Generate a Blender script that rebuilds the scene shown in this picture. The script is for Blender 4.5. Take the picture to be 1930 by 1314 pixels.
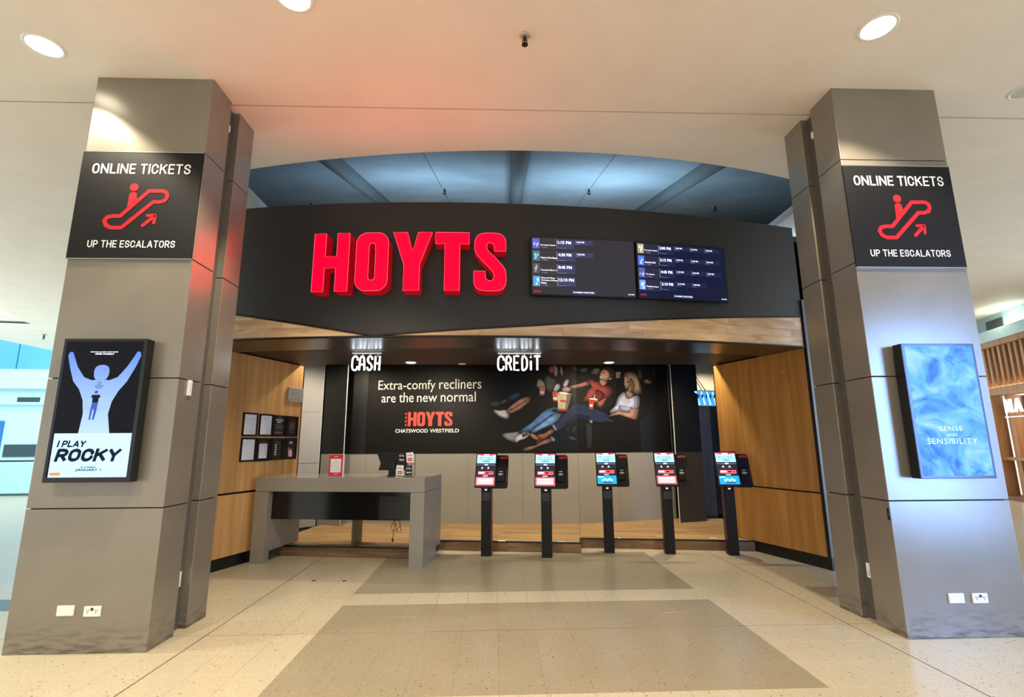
import bpy, math, random
from mathutils import Matrix, Vector, Euler

for o in list(bpy.data.objects):
    bpy.data.objects.remove(o, do_unlink=True)
SC = bpy.context.scene
COL = SC.collection
random.seed(7)
R = math.radians

# ------------------------------------------------------------------ camera
cam_data = bpy.data.cameras.new('camera')
cam_data.sensor_fit = 'HORIZONTAL'
cam_data.sensor_width = 36.0
cam_data.lens = 36.0 * 940.755 / 1930.0
cam_data.clip_start = 0.05
cam_data.clip_end = 200
cam = bpy.data.objects.new('camera', cam_data)
COL.objects.link(cam)
_yaw, _pitch, _roll = 0.0352022, 0.1865086, -0.0058352
_f = Vector((math.sin(_yaw) * math.cos(_pitch), math.cos(_yaw) * math.cos(_pitch), math.sin(_pitch)))
_r = Vector((math.cos(_yaw), -math.sin(_yaw), 0))
_u = _r.cross(_f)
_r2 = _r * math.cos(_roll) + _u * math.sin(_roll)
_u2 = _u * math.cos(_roll) - _r * math.sin(_roll)
cam.matrix_world = Matrix(((_r2.x, _u2.x, -_f.x, 0), (_r2.y, _u2.y, -_f.y, 0), (_r2.z, _u2.z, -_f.z, 1.5), (0, 0, 0, 1)))
SC.camera = cam

# ------------------------------------------------------------------ world, exposure, large lights
SC.view_settings.view_transform = 'Standard'
SC.view_settings.look = 'None'
SC.view_settings.exposure = 0.30
SC.view_settings.gamma = 1.0
SC.view_settings.use_curve_mapping = False

world = bpy.data.worlds.new('daylight')
SC.world = world
world.use_nodes = True
bg = world.node_tree.nodes['Background']
bg.inputs['Color'].default_value = (0.86, 0.94, 1.0, 1)
bg.inputs['Strength'].default_value = 1.25


def lamp(name, kind, loc, energy, color, target=None, size=None, size_y=None, spot=None, blend=0.5, radius=0.05, parent=None):
    d = bpy.data.lights.new(name, kind)
    d.energy = energy
    d.color = color
    if kind == 'AREA':
        d.shape = 'RECTANGLE'
        d.size = size
        d.size_y = size_y or size
    else:
        d.shadow_soft_size = radius
    if kind == 'SPOT':
        d.spot_size = R(spot)
        d.spot_blend = blend
    o = bpy.data.objects.new(name, d)
    COL.objects.link(o)
    o.location = loc
    if target is not None:
        o.rotation_euler = (Vector(target) - Vector(loc)).to_track_quat('-Z', 'Y').to_euler()
    return o


WARM = (1.0, 0.86, 0.65)
# assumed unseen light to the right of the viewer, added to turn the column blue
blue_lamp = lamp('assumed_blue_light', 'AREA', (5.5, 1.6, 1.7), 34, (0.20, 0.42, 1.0), (3.85, 4.06, 1.45), 1.0, 2.4)
blue_lamp.data.spread = R(80)
# assumed daylight over the void to the far left, added to brighten it
lamp('assumed_atrium_daylight', 'AREA', (-17.0, 19.0, 7.5), 900, (0.45, 0.86, 1.0), (-18, 22, 1.0), 6, 6)

# added fill lights far to either side, tilted up to brighten the ceilings
lamp('side_fill', 'AREA', (-16.5, 6.0, 2.0), 620, (0.74, 0.92, 1.0), (0, 6.0, 4.2), 14, 3)
lamp('side_fill', 'AREA', (16.5, 4.0, 2.0), 620, (0.66, 0.84, 1.0), (0, 4.0, 4.2), 14, 3)

# ------------------------------------------------------------------ materials
MATS = {}


def srgb(c):
    return tuple(((v / 255) / 12.92 if v / 255 <= 0.04045 else ((v / 255 + 0.055) / 1.055) ** 2.4) for v in c)


def mat(name, col, rough=0.5, metal=0.0, noise=0.08, scale=6.0, emit=0.0, bump=0.0, spec=0.5, ecol=None, stretch=(1, 1, 1), coat=0.0):
    """col is sRGB 0-255; a noise texture varies it a little"""
    if name in MATS:
        return MATS[name]
    m = bpy.data.materials.new(name)
    m.use_nodes = True
    nt = m.node_tree
    b = nt.nodes['Principled BSDF']
    c = srgb(col)
    tc = nt.nodes.new('ShaderNodeTexCoord')
    mp = nt.nodes.new('ShaderNodeMapping')
    mp.inputs['Scale'].default_value = stretch
    nt.links.new(tc.outputs['Object'], mp.inputs['Vector'])
    nz = nt.nodes.new('ShaderNodeTexNoise')
    nz.inputs['Scale'].default_value = scale
    nz.inputs['Detail'].default_value = 4
    nt.links.new(mp.outputs['Vector'], nz.inputs['Vector'])
    ramp = nt.nodes.new('ShaderNodeValToRGB')
    ramp.color_ramp.elements[0].position = 0.3
    ramp.color_ramp.elements[1].position = 0.7
    ramp.color_ramp.elements[0].color = tuple(v * (1 - noise) for v in c) + (1,)
    ramp.color_ramp.elements[1].color = tuple(min(1, v * (1 + noise)) for v in c) + (1,)
    nt.links.new(nz.outputs['Fac'], ramp.inputs['Fac'])
    nt.links.new(ramp.outputs['Color'], b.inputs['Base Color'])
    b.inputs['Roughness'].default_value = rough
    b.inputs['Metallic'].default_value = metal
    b.inputs['Specular IOR Level'].default_value = spec
    b.inputs['Coat Weight'].default_value = coat
    if emit:
        if ecol:
            b.inputs['Emission Color'].default_value = tuple(ecol) + (1,)
        else:
            nt.links.new(ramp.outputs['Color'], b.inputs['Emission Color'])
        b.inputs['Emission Strength'].default_value = emit
    if bump:
        bp = nt.nodes.new('ShaderNodeBump')
        bp.inputs['Strength'].default_value = bump
        bp.inputs['Distance'].default_value = 0.01
        nt.links.new(nz.outputs['Fac'], bp.inputs['Height'])
        nt.links.new(bp.outputs['Normal'], b.inputs['Normal'])
    MATS[name] = m
    return m


def wood(name, a, b_, axis='Z', rough=0.45, scale=1.0, coat=0.0):
    """timber grain: noise stretched along the grain plus random tint for each object"""
    if name in MATS:
        return MATS[name]
    m = bpy.data.materials.new(name)
    m.use_nodes = True
    nt = m.node_tree
    p = nt.nodes['Principled BSDF']
    tc = nt.nodes.new('ShaderNodeTexCoord')
    oi = nt.nodes.new('ShaderNodeObjectInfo')
    add = nt.nodes.new('ShaderNodeVectorMath')
    add.operation = 'ADD'
    mul = nt.nodes.new('ShaderNodeMath')
    mul.operation = 'MULTIPLY'
    mul.inputs[1].default_value = 37.0
    nt.links.new(oi.outputs['Random'], mul.inputs[0])
    nt.links.new(tc.outputs['Object'], add.inputs[0])
    nt.links.new(mul.outputs[0], add.inputs[1])
    mp = nt.nodes.new('ShaderNodeMapping')
    s = {'X': (0.7, 9, 9), 'Y': (9, 0.7, 9), 'Z': (7, 7, 0.45)}[axis]
    mp.inputs['Scale'].default_value = tuple(v * scale for v in s)
    nt.links.new(add.outputs[0], mp.inputs['Vector'])
    n1 = nt.nodes.new('ShaderNodeTexNoise')
    n1.inputs['Scale'].default_value = 1.6
    n1.inputs['Detail'].default_value = 6
    n1.inputs['Distortion'].default_value = 0.6
    nt.links.new(mp.outputs[0], n1.inputs['Vector'])
    ramp = nt.nodes.new('ShaderNodeValToRGB')
    ramp.color_ramp.elements[0].position = 0.28
    ramp.color_ramp.elements[1].position = 0.72
    ramp.color_ramp.elements[0].color = srgb(a) + (1,)
    ramp.color_ramp.elements[1].color = srgb(b_) + (1,)
    nt.links.new(n1.outputs['Fac'], ramp.inputs['Fac'])
    hsv = nt.nodes.new('ShaderNodeHueSaturation')
    mr = nt.nodes.new('ShaderNodeMapRange')
    mr.inputs['To Min'].default_value = 0.86
    mr.inputs['To Max'].default_value = 1.12
    nt.links.new(oi.outputs['Random'], mr.inputs['Value'])
    nt.links.new(mr.outputs[0], hsv.inputs['Value'])
    nt.links.new(ramp.outputs['Color'], hsv.inputs['Color'])
    nt.links.new(hsv.outputs['Color'], p.inputs['Base Color'])
    p.inputs['Roughness'].default_value = rough
    p.inputs['Coat Weight'].default_value = coat
    MATS[name] = m
    return m


def terrazzo(name, base, chip_dark, chip_light, joints=False):
    if name in MATS:
        return MATS[name]
    m = bpy.data.materials.new(name)
    m.use_nodes = True
    nt = m.node_tree
    p = nt.nodes['Principled BSDF']
    geo = nt.nodes.new('ShaderNodeNewGeometry')
    nz = nt.nodes.new('ShaderNodeTexNoise')
    nz.inputs['Scale'].default_value = 1.3
    nt.links.new(geo.outputs['Position'], nz.inputs['Vector'])
    r0 = nt.nodes.new('ShaderNodeValToRGB')
    c = srgb(base)
    r0.color_ramp.elements[0].color = tuple(v * 0.9 for v in c) + (1,)
    r0.color_ramp.elements[1].color = tuple(v * 1.1 for v in c) + (1,)
    nt.links.new(nz.outputs['Fac'], r0.inputs['Fac'])
    last = r0.outputs['Color']
    for sc, thr, cc, keep in ((26, 0.17, chip_dark, 0.72), (60, 0.22, chip_light, 0.45), (75, 0.20, chip_dark, 0.5)):
        v = nt.nodes.new('ShaderNodeTexVoronoi')
        v.inputs['Scale'].default_value = sc
        nt.links.new(geo.outputs['Position'], v.inputs['Vector'])
        lt = nt.nodes.new('ShaderNodeMath')
        lt.operation = 'LESS_THAN'
        lt.inputs[1].default_value = thr
        nt.links.new(v.outputs['Distance'], lt.inputs[0])
        sel = nt.nodes.new('ShaderNodeMath')
        sel.operation = 'MULTIPLY'
        sep = nt.nodes.new('ShaderNodeSeparateColor')
        nt.links.new(v.outputs['Color'], sep.inputs[0])
        g = nt.nodes.new('ShaderNodeMath')
        g.operation = 'GREATER_THAN'
        g.inputs[1].default_value = keep
        nt.links.new(sep.outputs[0], g.inputs[0])
        nt.links.new(lt.outputs[0], sel.inputs[0])
        nt.links.new(g.outputs[0], sel.inputs[1])
        mx = nt.nodes.new('ShaderNodeMix')
        mx.data_type = 'RGBA'
        mx.inputs['B'].default_value = srgb(cc) + (1,)
        nt.links.new(sel.outputs[0], mx.inputs['Factor'])
        nt.links.new(last, mx.inputs['A'])
        last = mx.outputs['Result']
    nt.links.new(last, p.inputs['Base Color'])
    p.inputs['Roughness'].default_value = 0.24
    MATS[name] = m
    return m


def glow(name, col, strength, rough=0.4):
    """something that gives off light: screen pixels, neon, lamp lens"""
    return mat(name, col, rough=max(rough, 0.5), noise=0.02, emit=strength, spec=0.12)


# ------------------------------------------------------------------ mesh helpers
class MB:
    def __init__(self):
        self.v, self.f, self.m = [], [], []

    def face(self, pts, mi=0):
        n = len(self.v)
        self.v += [tuple(p) for p in pts]
        self.f.append(tuple(range(n, n + len(pts))))
        self.m.append(mi)

    def box(self, x0, x1, y0, y1, z0, z1, mi=0):
        n = len(self.v)
        self.v += [(x0, y0, z0), (x1, y0, z0), (x1, y1, z0), (x0, y1, z0), (x0, y0, z1), (x1, y0, z1), (x1, y1, z1), (x0, y1, z1)]
        for q in ((0, 3, 2, 1), (4, 5, 6, 7), (0, 1, 5, 4), (1, 2, 6, 5), (2, 3, 7, 6), (3, 0, 4, 7)):
            self.f.append(tuple(n + i for i in q))
            self.m.append(mi)

    def prism(self, poly, y0, y1, mi=0, side=None, back=True):
        """poly in x,z (counter-clockwise seen from -y), extruded from y0 (front) to y1"""
        k = len(poly)
        n = len(self.v)
        self.v += [(a, y0, b) for a, b in poly] + [(a, y1, b) for a, b in poly]
        self.f.append(tuple(range(n, n + k)))
        self.m.append(mi)
        if back:
            self.f.append(tuple(range(n + 2 * k - 1, n + k - 1, -1)))
            self.m.append(mi)
        for i in range(k):
            j = (i + 1) % k
            self.f.append((n + i, n + k + i, n + k + j, n + j))
            self.m.append(mi if side is None else side)

    def slab(self, poly, z0, z1, mi=0):
        """poly in x,y extruded in z"""
        k = len(poly)
        n = len(self.v)
        self.v += [(a, b, z0) for a, b in poly] + [(a, b, z1) for a, b in poly]
        self.f.append(tuple(range(n + k - 1, n - 1, -1)))
        self.f.append(tuple(range(n + k, n + 2 * k)))
        self.m += [mi, mi]
        for i in range(k):
            j = (i + 1) % k
            self.f.append((n + i, n + j, n + k + j, n + k + i))
            self.m.append(mi)

    def tube(self, path, r, seg=10, mi=0, closed=False, caps=True):
        path = [Vector(p) for p in path]
        k = len(path)
        n0 = len(self.v)
        prev = None
        for i, p in enumerate(path):
            a = path[(i - 1) % k] if (closed or i > 0) else p
            b = path[(i + 1) % k] if (closed or i < k - 1) else p
            t = (b - a)
            t = t.normalized() if t.length > 1e-9 else Vector((0, 0, 1))
            if prev is None:
                ref = Vector((0, 1, 0)) if abs(t.y) < 0.9 else Vector((1, 0, 0))
                nrm = t.cross(ref).normalized()
            else:
                nrm = (prev - t * prev.dot(t))
                nrm = nrm.normalized() if nrm.length > 1e-6 else t.orthogonal().normalized()
            prev = nrm
            bn = t.cross(nrm)
            rr = r[i] if isinstance(r, (list, tuple)) else r
            for s in range(seg):
                an = 2 * math.pi * s / seg
                self.v.append(tuple(p + (nrm * math.cos(an) + bn * math.sin(an)) * rr))
        rng = k if closed else k - 1
        for i in range(rng):
            for s in range(seg):
                a = n0 + i * seg + s
                b = n0 + i * seg + (s + 1) % seg
                c = n0 + ((i + 1) % k) * seg + (s + 1) % seg
                d = n0 + ((i + 1) % k) * seg + s
                self.f.append((a, b, c, d))
                self.m.append(mi)
        if caps and not closed:
            self.f.append(tuple(n0 + s for s in reversed(range(seg))))
            self.f.append(tuple(n0 + (k - 1) * seg + s for s in range(seg)))
            self.m += [mi, mi]

    def lathe(self, prof, seg=24, c=(0, 0, 0), mi=0):
        """prof = [(radius, z)...] about a vertical axis"""
        n0 = len(self.v)
        for r, z in prof:
            for s in range(seg):
                an = 2 * math.pi * s / seg
                self.v.append((c[0] + r * math.cos(an), c[1] + r * math.sin(an), c[2] + z))
        for i in range(len(prof) - 1):
            for s in range(seg):
                self.f.append((n0 + i * seg + s, n0 + i * seg + (s + 1) % seg, n0 + (i + 1) * seg + (s + 1) % seg, n0 + (i + 1) * seg + s))
                self.m.append(mi)

    def xf(self, fn):
        self.v = [tuple(fn(Vector(p))) for p in self.v]
        return self

    def build(self, name, mats, parent=None, bevel=0.0, smooth=False):
        me = bpy.data.meshes.new(name)
        me.from_pydata(self.v, [], self.f)
        for mm in (mats if isinstance(mats, (list, tuple)) else [mats]):
            me.materials.append(mm)
        for p, i in zip(me.polygons, self.m):
            p.material_index = i
            p.use_smooth = smooth
        me.update()
        return link(name, me, parent, bevel)


def link(name, me, parent=None, bevel=0.0):
    o = bpy.data.objects.new(name, me)
    COL.objects.link(o)
    if parent is not None:
        o.parent = parent
    if bevel:
        b = o.modifiers.new('bevel', 'BEVEL')
        b.width = bevel
        b.segments = 2
        b.limit_method = 'ANGLE'
    return o


def box(name, x0, x1, y0, y1, z0, z1, m, parent=None, bevel=0.0):
    b = MB()
    b.box(x0, x1, y0, y1, z0, z1)
    return b.build(name, m, parent, bevel)


def thing(name, label, cat, loc=(0, 0, 0), rz=0.0, group=None):
    o = bpy.data.objects.new(name, None)
    COL.objects.link(o)
    o.location = loc
    o.rotation_euler = (0, 0, rz)
    o.empty_display_size = 0.1
    return tag(o, label, cat, group)


def tag(o, label, cat, group=None):
    o['label'] = label
    o['category'] = cat
    if group:
        o['group'] = group
    return o


def struct(o):
    o['kind'] = 'structure'
    return o


def sempty(name, loc=(0, 0, 0), rz=0.0):
    o = bpy.data.objects.new(name, None)
    COL.objects.link(o)
    o.location = loc
    o.rotation_euler = (0, 0, rz)
    o['kind'] = 'structure'
    return o


def chaikin(p, n=2):
    for _ in range(n):
        q = []
        for i in range(len(p)):
            a, b = p[i], p[(i + 1) % len(p)]
            q.append((a[0] * .75 + b[0] * .25, a[1] * .75 + b[1] * .25))
            q.append((a[0] * .25 + b[0] * .75, a[1] * .25 + b[1] * .75))
        p = q
    return p


def rrect(x0, x1, z0, z1, r, n=6):
    out = []
    for cx, cz, a0 in ((x1 - r, z0 + r, -90), (x1 - r, z1 - r, 0), (x0 + r, z1 - r, 90), (x0 + r, z0 + r, 180)):
        for i in range(n + 1):
            a = R(a0 + 90 * i / n)
            out.append((cx + r * math.cos(a), cz + r * math.sin(a)))
    return out


def circ(cx, cz, r, n=24):
    return [(cx + r * math.cos(2 * math.pi * i / n), cz + r * math.sin(2 * math.pi * i / n)) for i in range(n)]


_txt = {}


def text_mesh(body, bold=0.0, spacing=1.0):
    key = (body, bold, spacing)
    if key not in _txt:
        cu = bpy.data.curves.new('txt', 'FONT')
        cu.body = body
        cu.offset = bold
        cu.resolution_u = 3
        cu.space_character = spacing
        ob = bpy.data.objects.new('txt', cu)
        me = bpy.data.meshes.new_from_object(ob)
        vs = [(v.co.x, v.co.y) for v in me.vertices]
        fs = [tuple(p.vertices) for p in me.polygons]
        bpy.data.objects.remove(ob)
        bpy.data.curves.remove(cu)
        bpy.data.meshes.remove(me)
        _txt[key] = (vs, fs)
    return _txt[key]


def add_text(mb, body, x0, x1, z0, z1, y, mi=0, bold=0.0, shear=0.0, spacing=1.0, vertical=False):
    """lay lettering flat in the x-z plane, fitted to the given box"""
    vs, fs = text_mesh(body, bold, spacing)
    ax = [v[0] for v in vs]
    az = [v[1] for v in vs]
    ax0, ax1, az0, az1 = min(ax), max(ax), min(az), max(az)
    n = len(mb.v)
    for a, b in vs:
        s, t = (a - ax0) / (ax1 - ax0), (b - az0) / (az1 - az0)
        if vertical:
            mb.v.append((x1 - t * (x1 - x0), y, z0 + s * (z1 - z0)))
        else:
            mb.v.append((x0 + s * (x1 - x0) + shear * t * (z1 - z0), y, z0 + t * (z1 - z0)))
    for f in fs:
        mb.f.append(tuple(n + i for i in f))
        mb.m.append(mi)


def text(name, body, x0, x1, z0, z1, y, m, parent, bold=0.0, shear=0.0, spacing=1.0, vertical=False):
    b = MB()
    add_text(b, body, x0, x1, z0, z1, y, 0, bold, shear, spacing, vertical)
    return b.build(name, m, parent)


def rect(mb, x0, x1, z0, z1, y, mi=0):
    mb.face([(x0, y, z0), (x1, y, z0), (x1, y, z1), (x0, y, z1)], mi)


def interp(x, pts):
    if x <= pts[0][0]:
        a, b = pts[0], pts[1]
    elif x >= pts[-1][0]:
        a, b = pts[-2], pts[-1]
    else:
        for a, b in zip(pts, pts[1:]):
            if a[0] <= x <= b[0]:
                break
    return a[1] + (b[1] - a[1]) * (x - a[0]) / (b[0] - a[0])


def frange(a, b, step):
    n = max(1, int(math.ceil((b - a) / step - 1e-6)))
    return [a + (b - a) * i / n for i in range(n + 1)]


# block capitals drawn as strokes, for the big sans-serif signs
def _arc(cx, cz, rx, rz, a0, a1, n=6):
    return [(cx + rx * math.cos(R(a0 + (a1 - a0) * i / n)), cz + rz * math.sin(R(a0 + (a1 - a0) * i / n))) for i in range(n + 1)]


GLYPH = {
    'A': (.66, [[(0, 0), (.5, 1), (1, 0)], [(.2, .27), (.8, .27)]]),
    'C': (.56, [[(1, .70)] + _arc(.5, .68, .5, .32, 0, 180) + _arc(.5, .32, .5, .32, 180, 360) + [(1, .30)]]),
    'E': (.48, [[(1, 1), (0, 1), (0, 0), (1, 0)], [(0, .5), (.9, .5)]]),
    'H': (.58, [[(0, 0), (0, 1)], [(1, 0), (1, 1)], [(0, .5), (1, .5)]]),
    'I': (.001, [[(0, 0), (0, 1)]]),
    'J': (.42, [[(1, 1), (1, .3)] + _arc(.5, .3, .5, .3, 0, -150)]),
    'K': (.60, [[(0, 0), (0, 1)], [(1, 1), (.08, .46)], [(.36, .62), (1, 0)]]),
    'L': (.46, [[(0, 1), (0, 0), (1, 0)]]),
    'M': (.76, [[(0, 0), (0, 1), (.5, .35), (1, 1), (1, 0)]]),
    'N': (.66, [[(0, 0), (0, 1), (1, 0), (1, 1)]]),
    'O': (.58, [_arc(.5, .66, .5, .34, 0, 180) + _arc(.5, .34, .5, .34, 180, 360) + [(1, .66)]]),
    'P': (.54, [[(0, 0), (0, 1), (.55, 1)] + _arc(.55, .72, .45, .28, 90, -90) + [(0, .44)]]),
    'R': (.56, [[(0, 0), (0, 1), (.55, 1)] + _arc(.55, .73, .45, .27, 90, -90) + [(0, .46)], [(.5, .46), (1, 0)]]),
    'S': (.54, [[(.97, .76)] + _arc(.5, .76, .47, .24, 20, 180) + _arc(.42, .74, .42, .2, 190, 250) + _arc(.55, .26, .45, .22, 70, 0) + _arc(.5, .24, .5, .24, 0, -160) + [(.02, .24)]]),
    'T': (.56, [[(0, 1), (1, 1)], [(.5, 1), (.5, 0)]]),
    'U': (.58, [[(0, 1), (0, .34)] + _arc(.5, .34, .5, .34, 180, 360) + [(1, 1)]]),
    'Y': (.62, [[(0, 1), (.5, .45), (1, 1)], [(.5, .45), (.5, 0)]]),
}


def block_text(name, body, x0, x1, z0, z1, y, m, parent, weight=0.19, shear=0.0, gap=0.17):
    h = z1 - z0
    t = weight * h
    words, x = [[]], 0
    for ch in body:
        if ch == ' ':
            x += 0.36
            words.append([])
            continue
        w, st = GLYPH[ch]
        words[-1].append((x, w, st))
        x += w + weight + gap
    k = (x1 - x0) / ((x - gap) * h)
    n = 0
    for unit in words:
        mb = MB()
        for gx, w, st in unit:
            for pl in st:
                pts = [Vector(((gx + weight / 2 + a * w) * h * k, t / 2 + c * (h - t))) for a, c in pl]
                d0 = (pts[0] - pts[1]).normalized()
                d1 = (pts[-1] - pts[-2]).normalized()
                if (pts[0] - pts[-1]).length > 1e-4:
                    pts[0] = pts[0] + d0 * (t * .5 if abs(d0.y) > .9 or abs(d0.x) > .9 else t * .3)
                    pts[-1] = pts[-1] + d1 * (t * .5 if abs(d1.y) > .9 or abs(d1.x) > .9 else t * .3)
                for i in range(len(pts) - 1):
                    a, c = pts[i], pts[i + 1]
                    if (c - a).length < 1e-6:
                        continue
                    d = (c - a).normalized()
                    nn = Vector((-d.y, d.x)) * t / 2
                    n += 1
                    yy = y - 0.000014 * n
                    mb.face([(q.x, yy, min(max(q.y, 0), h)) for q in (a - nn, c - nn, c + nn, a + nn)])
                    if i > 0:
                        mb.face([(q[0], yy - 0.000007, q[1]) for q in circ(a.x, a.y, t / 2, 12)])
        mb.v = [(x0 + a + shear * c, b_, z0 + c) for a, b_, c in mb.v]
        mb.build(name, m, parent)


# common materials
M_ceil = mat('ceiling_paint', (243, 231, 220), 0.6, noise=0.03, scale=2)
M_metal = mat('column_cladding', (140, 133, 121), 0.30, metal=0.4, noise=0.06, scale=3, spec=0.6)
M_gap = mat('joint_black', (14, 14, 14), 0.7)
M_black = mat('black_paint', (20, 19, 18), 0.45, noise=0.1)
M_gloss = mat('black_gloss', (10, 10, 11), 0.12, noise=0.05)
M_blackedge = mat('black_edge', (7, 7, 8), 0.35)
M_white = mat('white_plastic', (236, 234, 228), 0.4, noise=0.02)
M_dark = mat('dark_grey', (42, 43, 46), 0.5)
M_print_white = mat('print_white', (240, 240, 238), 0.5, noise=0.02)
M_print_red = mat('print_red', (222, 44, 58), 0.5, noise=0.03)
M_steel = mat('steel', (170, 172, 172), 0.3, metal=0.9)

# ================================================================== SETTING
TW, TH, TX, TY = 0.2917, 0.355, -1.43, 4.42          # floor tile pitch and grid origin
M_floor_l = terrazzo('terrazzo_cream', (198, 188, 162), (136, 120, 92), (220, 212, 186))
M_floor_d = terrazzo('terrazzo_taupe', (158, 148, 125), (114, 104, 84), (182, 172, 146))
M_grout = mat('floor_joint', (134, 120, 96), 0.8)

fx0, fx1 = TX - 9 * TW, TX + 21 * TW
fy0, fy1 = TY - 5 * TH, TY + 9 * TH
b = MB()
b.box(fx0, fx1, fy0, fy1, -0.06, -0.006, 1)
b.box(-32, fx0, -12, 17.5, -0.06, 0.0)
b.box(fx1, 26, -12, 26, -0.06, 0.0)
b.box(fx0, fx1, -12, fy0, -0.06, 0.0)
b.box(fx0, fx1, fy1, 17.5, -0.06, 0.0)
floor = struct(b.build('floor', [M_floor_l, M_grout]))


def tile_dark(cx, cy):
    row1 = TY + 2 * TH < cy < TY + 3 * TH
    if TX < cx < TX + 12 * TW:
        return cy < TY + 8 * TH and cy > TY - 3 * TH and not row1
    if cx > TX + 16 * TW or cx < TX - 7 * TW:
        return row1
    return False


_tm = {}


def tile_mesh(w, h, dark):
    k = (round(w, 4), round(h, 4), dark)
    if k not in _tm:
        mb = MB()
        e = 0.0005 if dark else 0.0012
        mb.v = [(-w / 2, -h / 2, -0.006), (w / 2, -h / 2, -0.006), (w / 2, h / 2, -0.006), (-w / 2, h / 2, -0.006),
                (-w / 2, -h / 2, -e), (w / 2, -h / 2, -e), (w / 2, h / 2, -e), (-w / 2, h / 2, -e),
                (-w / 2 + e, -h / 2 + e, 0), (w / 2 - e, -h / 2 + e, 0), (w / 2 - e, h / 2 - e, 0), (-w / 2 + e, h / 2 - e, 0)]
        for q in ((0, 1, 5, 4), (1, 2, 6, 5), (2, 3, 7, 6), (3, 0, 4, 7), (4, 5, 9, 8), (5, 6, 10, 9), (6, 7, 11, 10), (7, 4, 8, 11), (8, 9, 10, 11)):
            mb.f.append(q)
            mb.m.append(0)
        me = bpy.data.meshes.new('tile')
        me.from_pydata(mb.v, [], mb.f)
        me.materials.append(M_floor_d if dark else M_floor_l)
        _tm[k] = me
    return _tm[k]


tiles = []
for i in range(-9, 21):
    for j in range(-5, 9):
        x0, x1 = TX + i * TW, TX + (i + 1) * TW
        y0, y1 = TY + j * TH, TY + (j + 1) * TH
        g = 0.0008
        dk = tile_dark((x0 + x1) / 2, (y0 + y1) / 2)
        if dk:
            g = 0.0003
        gx0 = 0.0045 if i in (-3, 15) else g
        gx1 = 0.0045 if i in (-4, 14) else g
        gy0 = 0.0035 if j == 0 else g
        gy1 = 0.0035 if j == -1 else g
        tiles.append((math.hypot((x0 + x1) / 2, (y0 + y1) / 2) + (4 if y1 < 3.0 else 0), x0 + gx0, x1 - gx1, y0 + gy0, y1 - gy1, dk))
tiles.sort()
for _, x0, x1, y0, y1, dk in tiles[:300]:
    o = link('tile', tile_mesh(x1 - x0, y1 - y0, dk), floor)
    o.location = ((x0 + x1) / 2, (y0 + y1) / 2, 0)
b = MB()
for _, x0, x1, y0, y1, dk in tiles[300:]:
    b.box(x0, x1, y0, y1, -0.006, 0.0, int(dk))
o = b.build('tile_field', [M_floor_l, M_floor_d], floor)
o['kind'] = 'stuff'
# the wider dark movement joints
M_joint = mat('movement_joint', (66, 54, 40), 0.8)
for x in (TX - 3 * TW, TX + 15 * TW):
    box('joint_strip', x - .0045, x + .0045, fy0, fy1, -0.0056, -0.001, M_joint, floor)
box('joint_strip', fx0, fx1, TY - .0035, TY + .0035, -0.0055, -0.001, M_joint, floor)
# dark floor band continuing on the left
b = MB()
b.box(-30, fx0 - 0.002, TY + 2 * TH, TY + 3 * TH, -0.004, 0.0015)
o = b.build('floor_band', mat('band_grey', (92, 110, 124), 0.35), floor)

# ---------------------------------------------------------------- raised timber floor inside
PRZ = -8.9
plat = sempty('floor_platform', (0, 0, 0), R(PRZ))
M_plank = wood('floor_oak', (150, 112, 66), (206, 170, 118), 'X', 0.4)
M_riser = wood('riser_oak', (92, 68, 42), (140, 108, 70), 'X', 0.45)
segs = [(-4.35, -1.97, 6.79), (-1.97, 0.06, 7.34), (0.06, 2.62, 7.69)]
b = MB()
for a0, a1, f in segs:
    b.box(a0, a1, f + 0.02, 10.6, 0.0, 0.112)
b.build('platform_base', M_black, plat)
_pk = {}


def plank(w, d):
    k = (round(w, 3), round(d, 3))
    if k not in _pk:
        mb = MB()
        mb.box(0, k[0], 0, k[1], 0, 0.022)
        me = bpy.data.meshes.new('plank')
        me.from_pydata(mb.v, [], mb.f)
        me.materials.append(M_plank)
        _pk[k] = me
    return _pk[k]


for a0, a1, f in segs:
    y = f + 0.03
    row = 0
    while y < 9.75:
        x = a0
        first = True
        while x < a1 - 0.02:
            L = random.choice((0.5, 0.8, 1.1)) if first else random.choice((1.1, 1.3))
            first = False
            x1 = min(a1, x + L)
            if a1 - x1 < 0.15:
                x1 = a1
            o = link('plank', plank(x1 - x - 0.003, 0.127), plat)
            o.location = (x, y, 0.112)
            x = x1
        y += 0.13
        row += 1
    # riser boards and black nosing
    x = a0
    while x < a1 - 0.02:
        x1 = min(a1, x + random.choice((0.7, 1.0, 1.2)))
        box('riser_board', x, x1 - 0.002, f, f + 0.02, 0.004, 0.118, M_riser, plat)
        x = x1
    box('nosing', a0, a1, f - 0.004, f + 0.03, 0.119, 0.137, M_blackedge, plat)
box('riser_board', -1.992, -1.97, 6.8, 7.35, 0.004, 0.118, M_riser, plat)
box('riser_board', 0.045, 0.062, 7.345, 7.7, 0.004, 0.118, M_riser, plat)
box('nosing', 0.04, 0.066, 7.33, 7.70, 0.119, 0.138, M_blackedge, plat)

# ---------------------------------------------------------------- ceilings


def arc_c(x):
    t = x - 0.4
    return 5.161 + 0.0455 * t * t + 0.001 * t ** 3


def arc_f(x):
    t = x + 0.5
    return 5.505 + 0.0335 * t * t - 0.0005 * t ** 3


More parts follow.
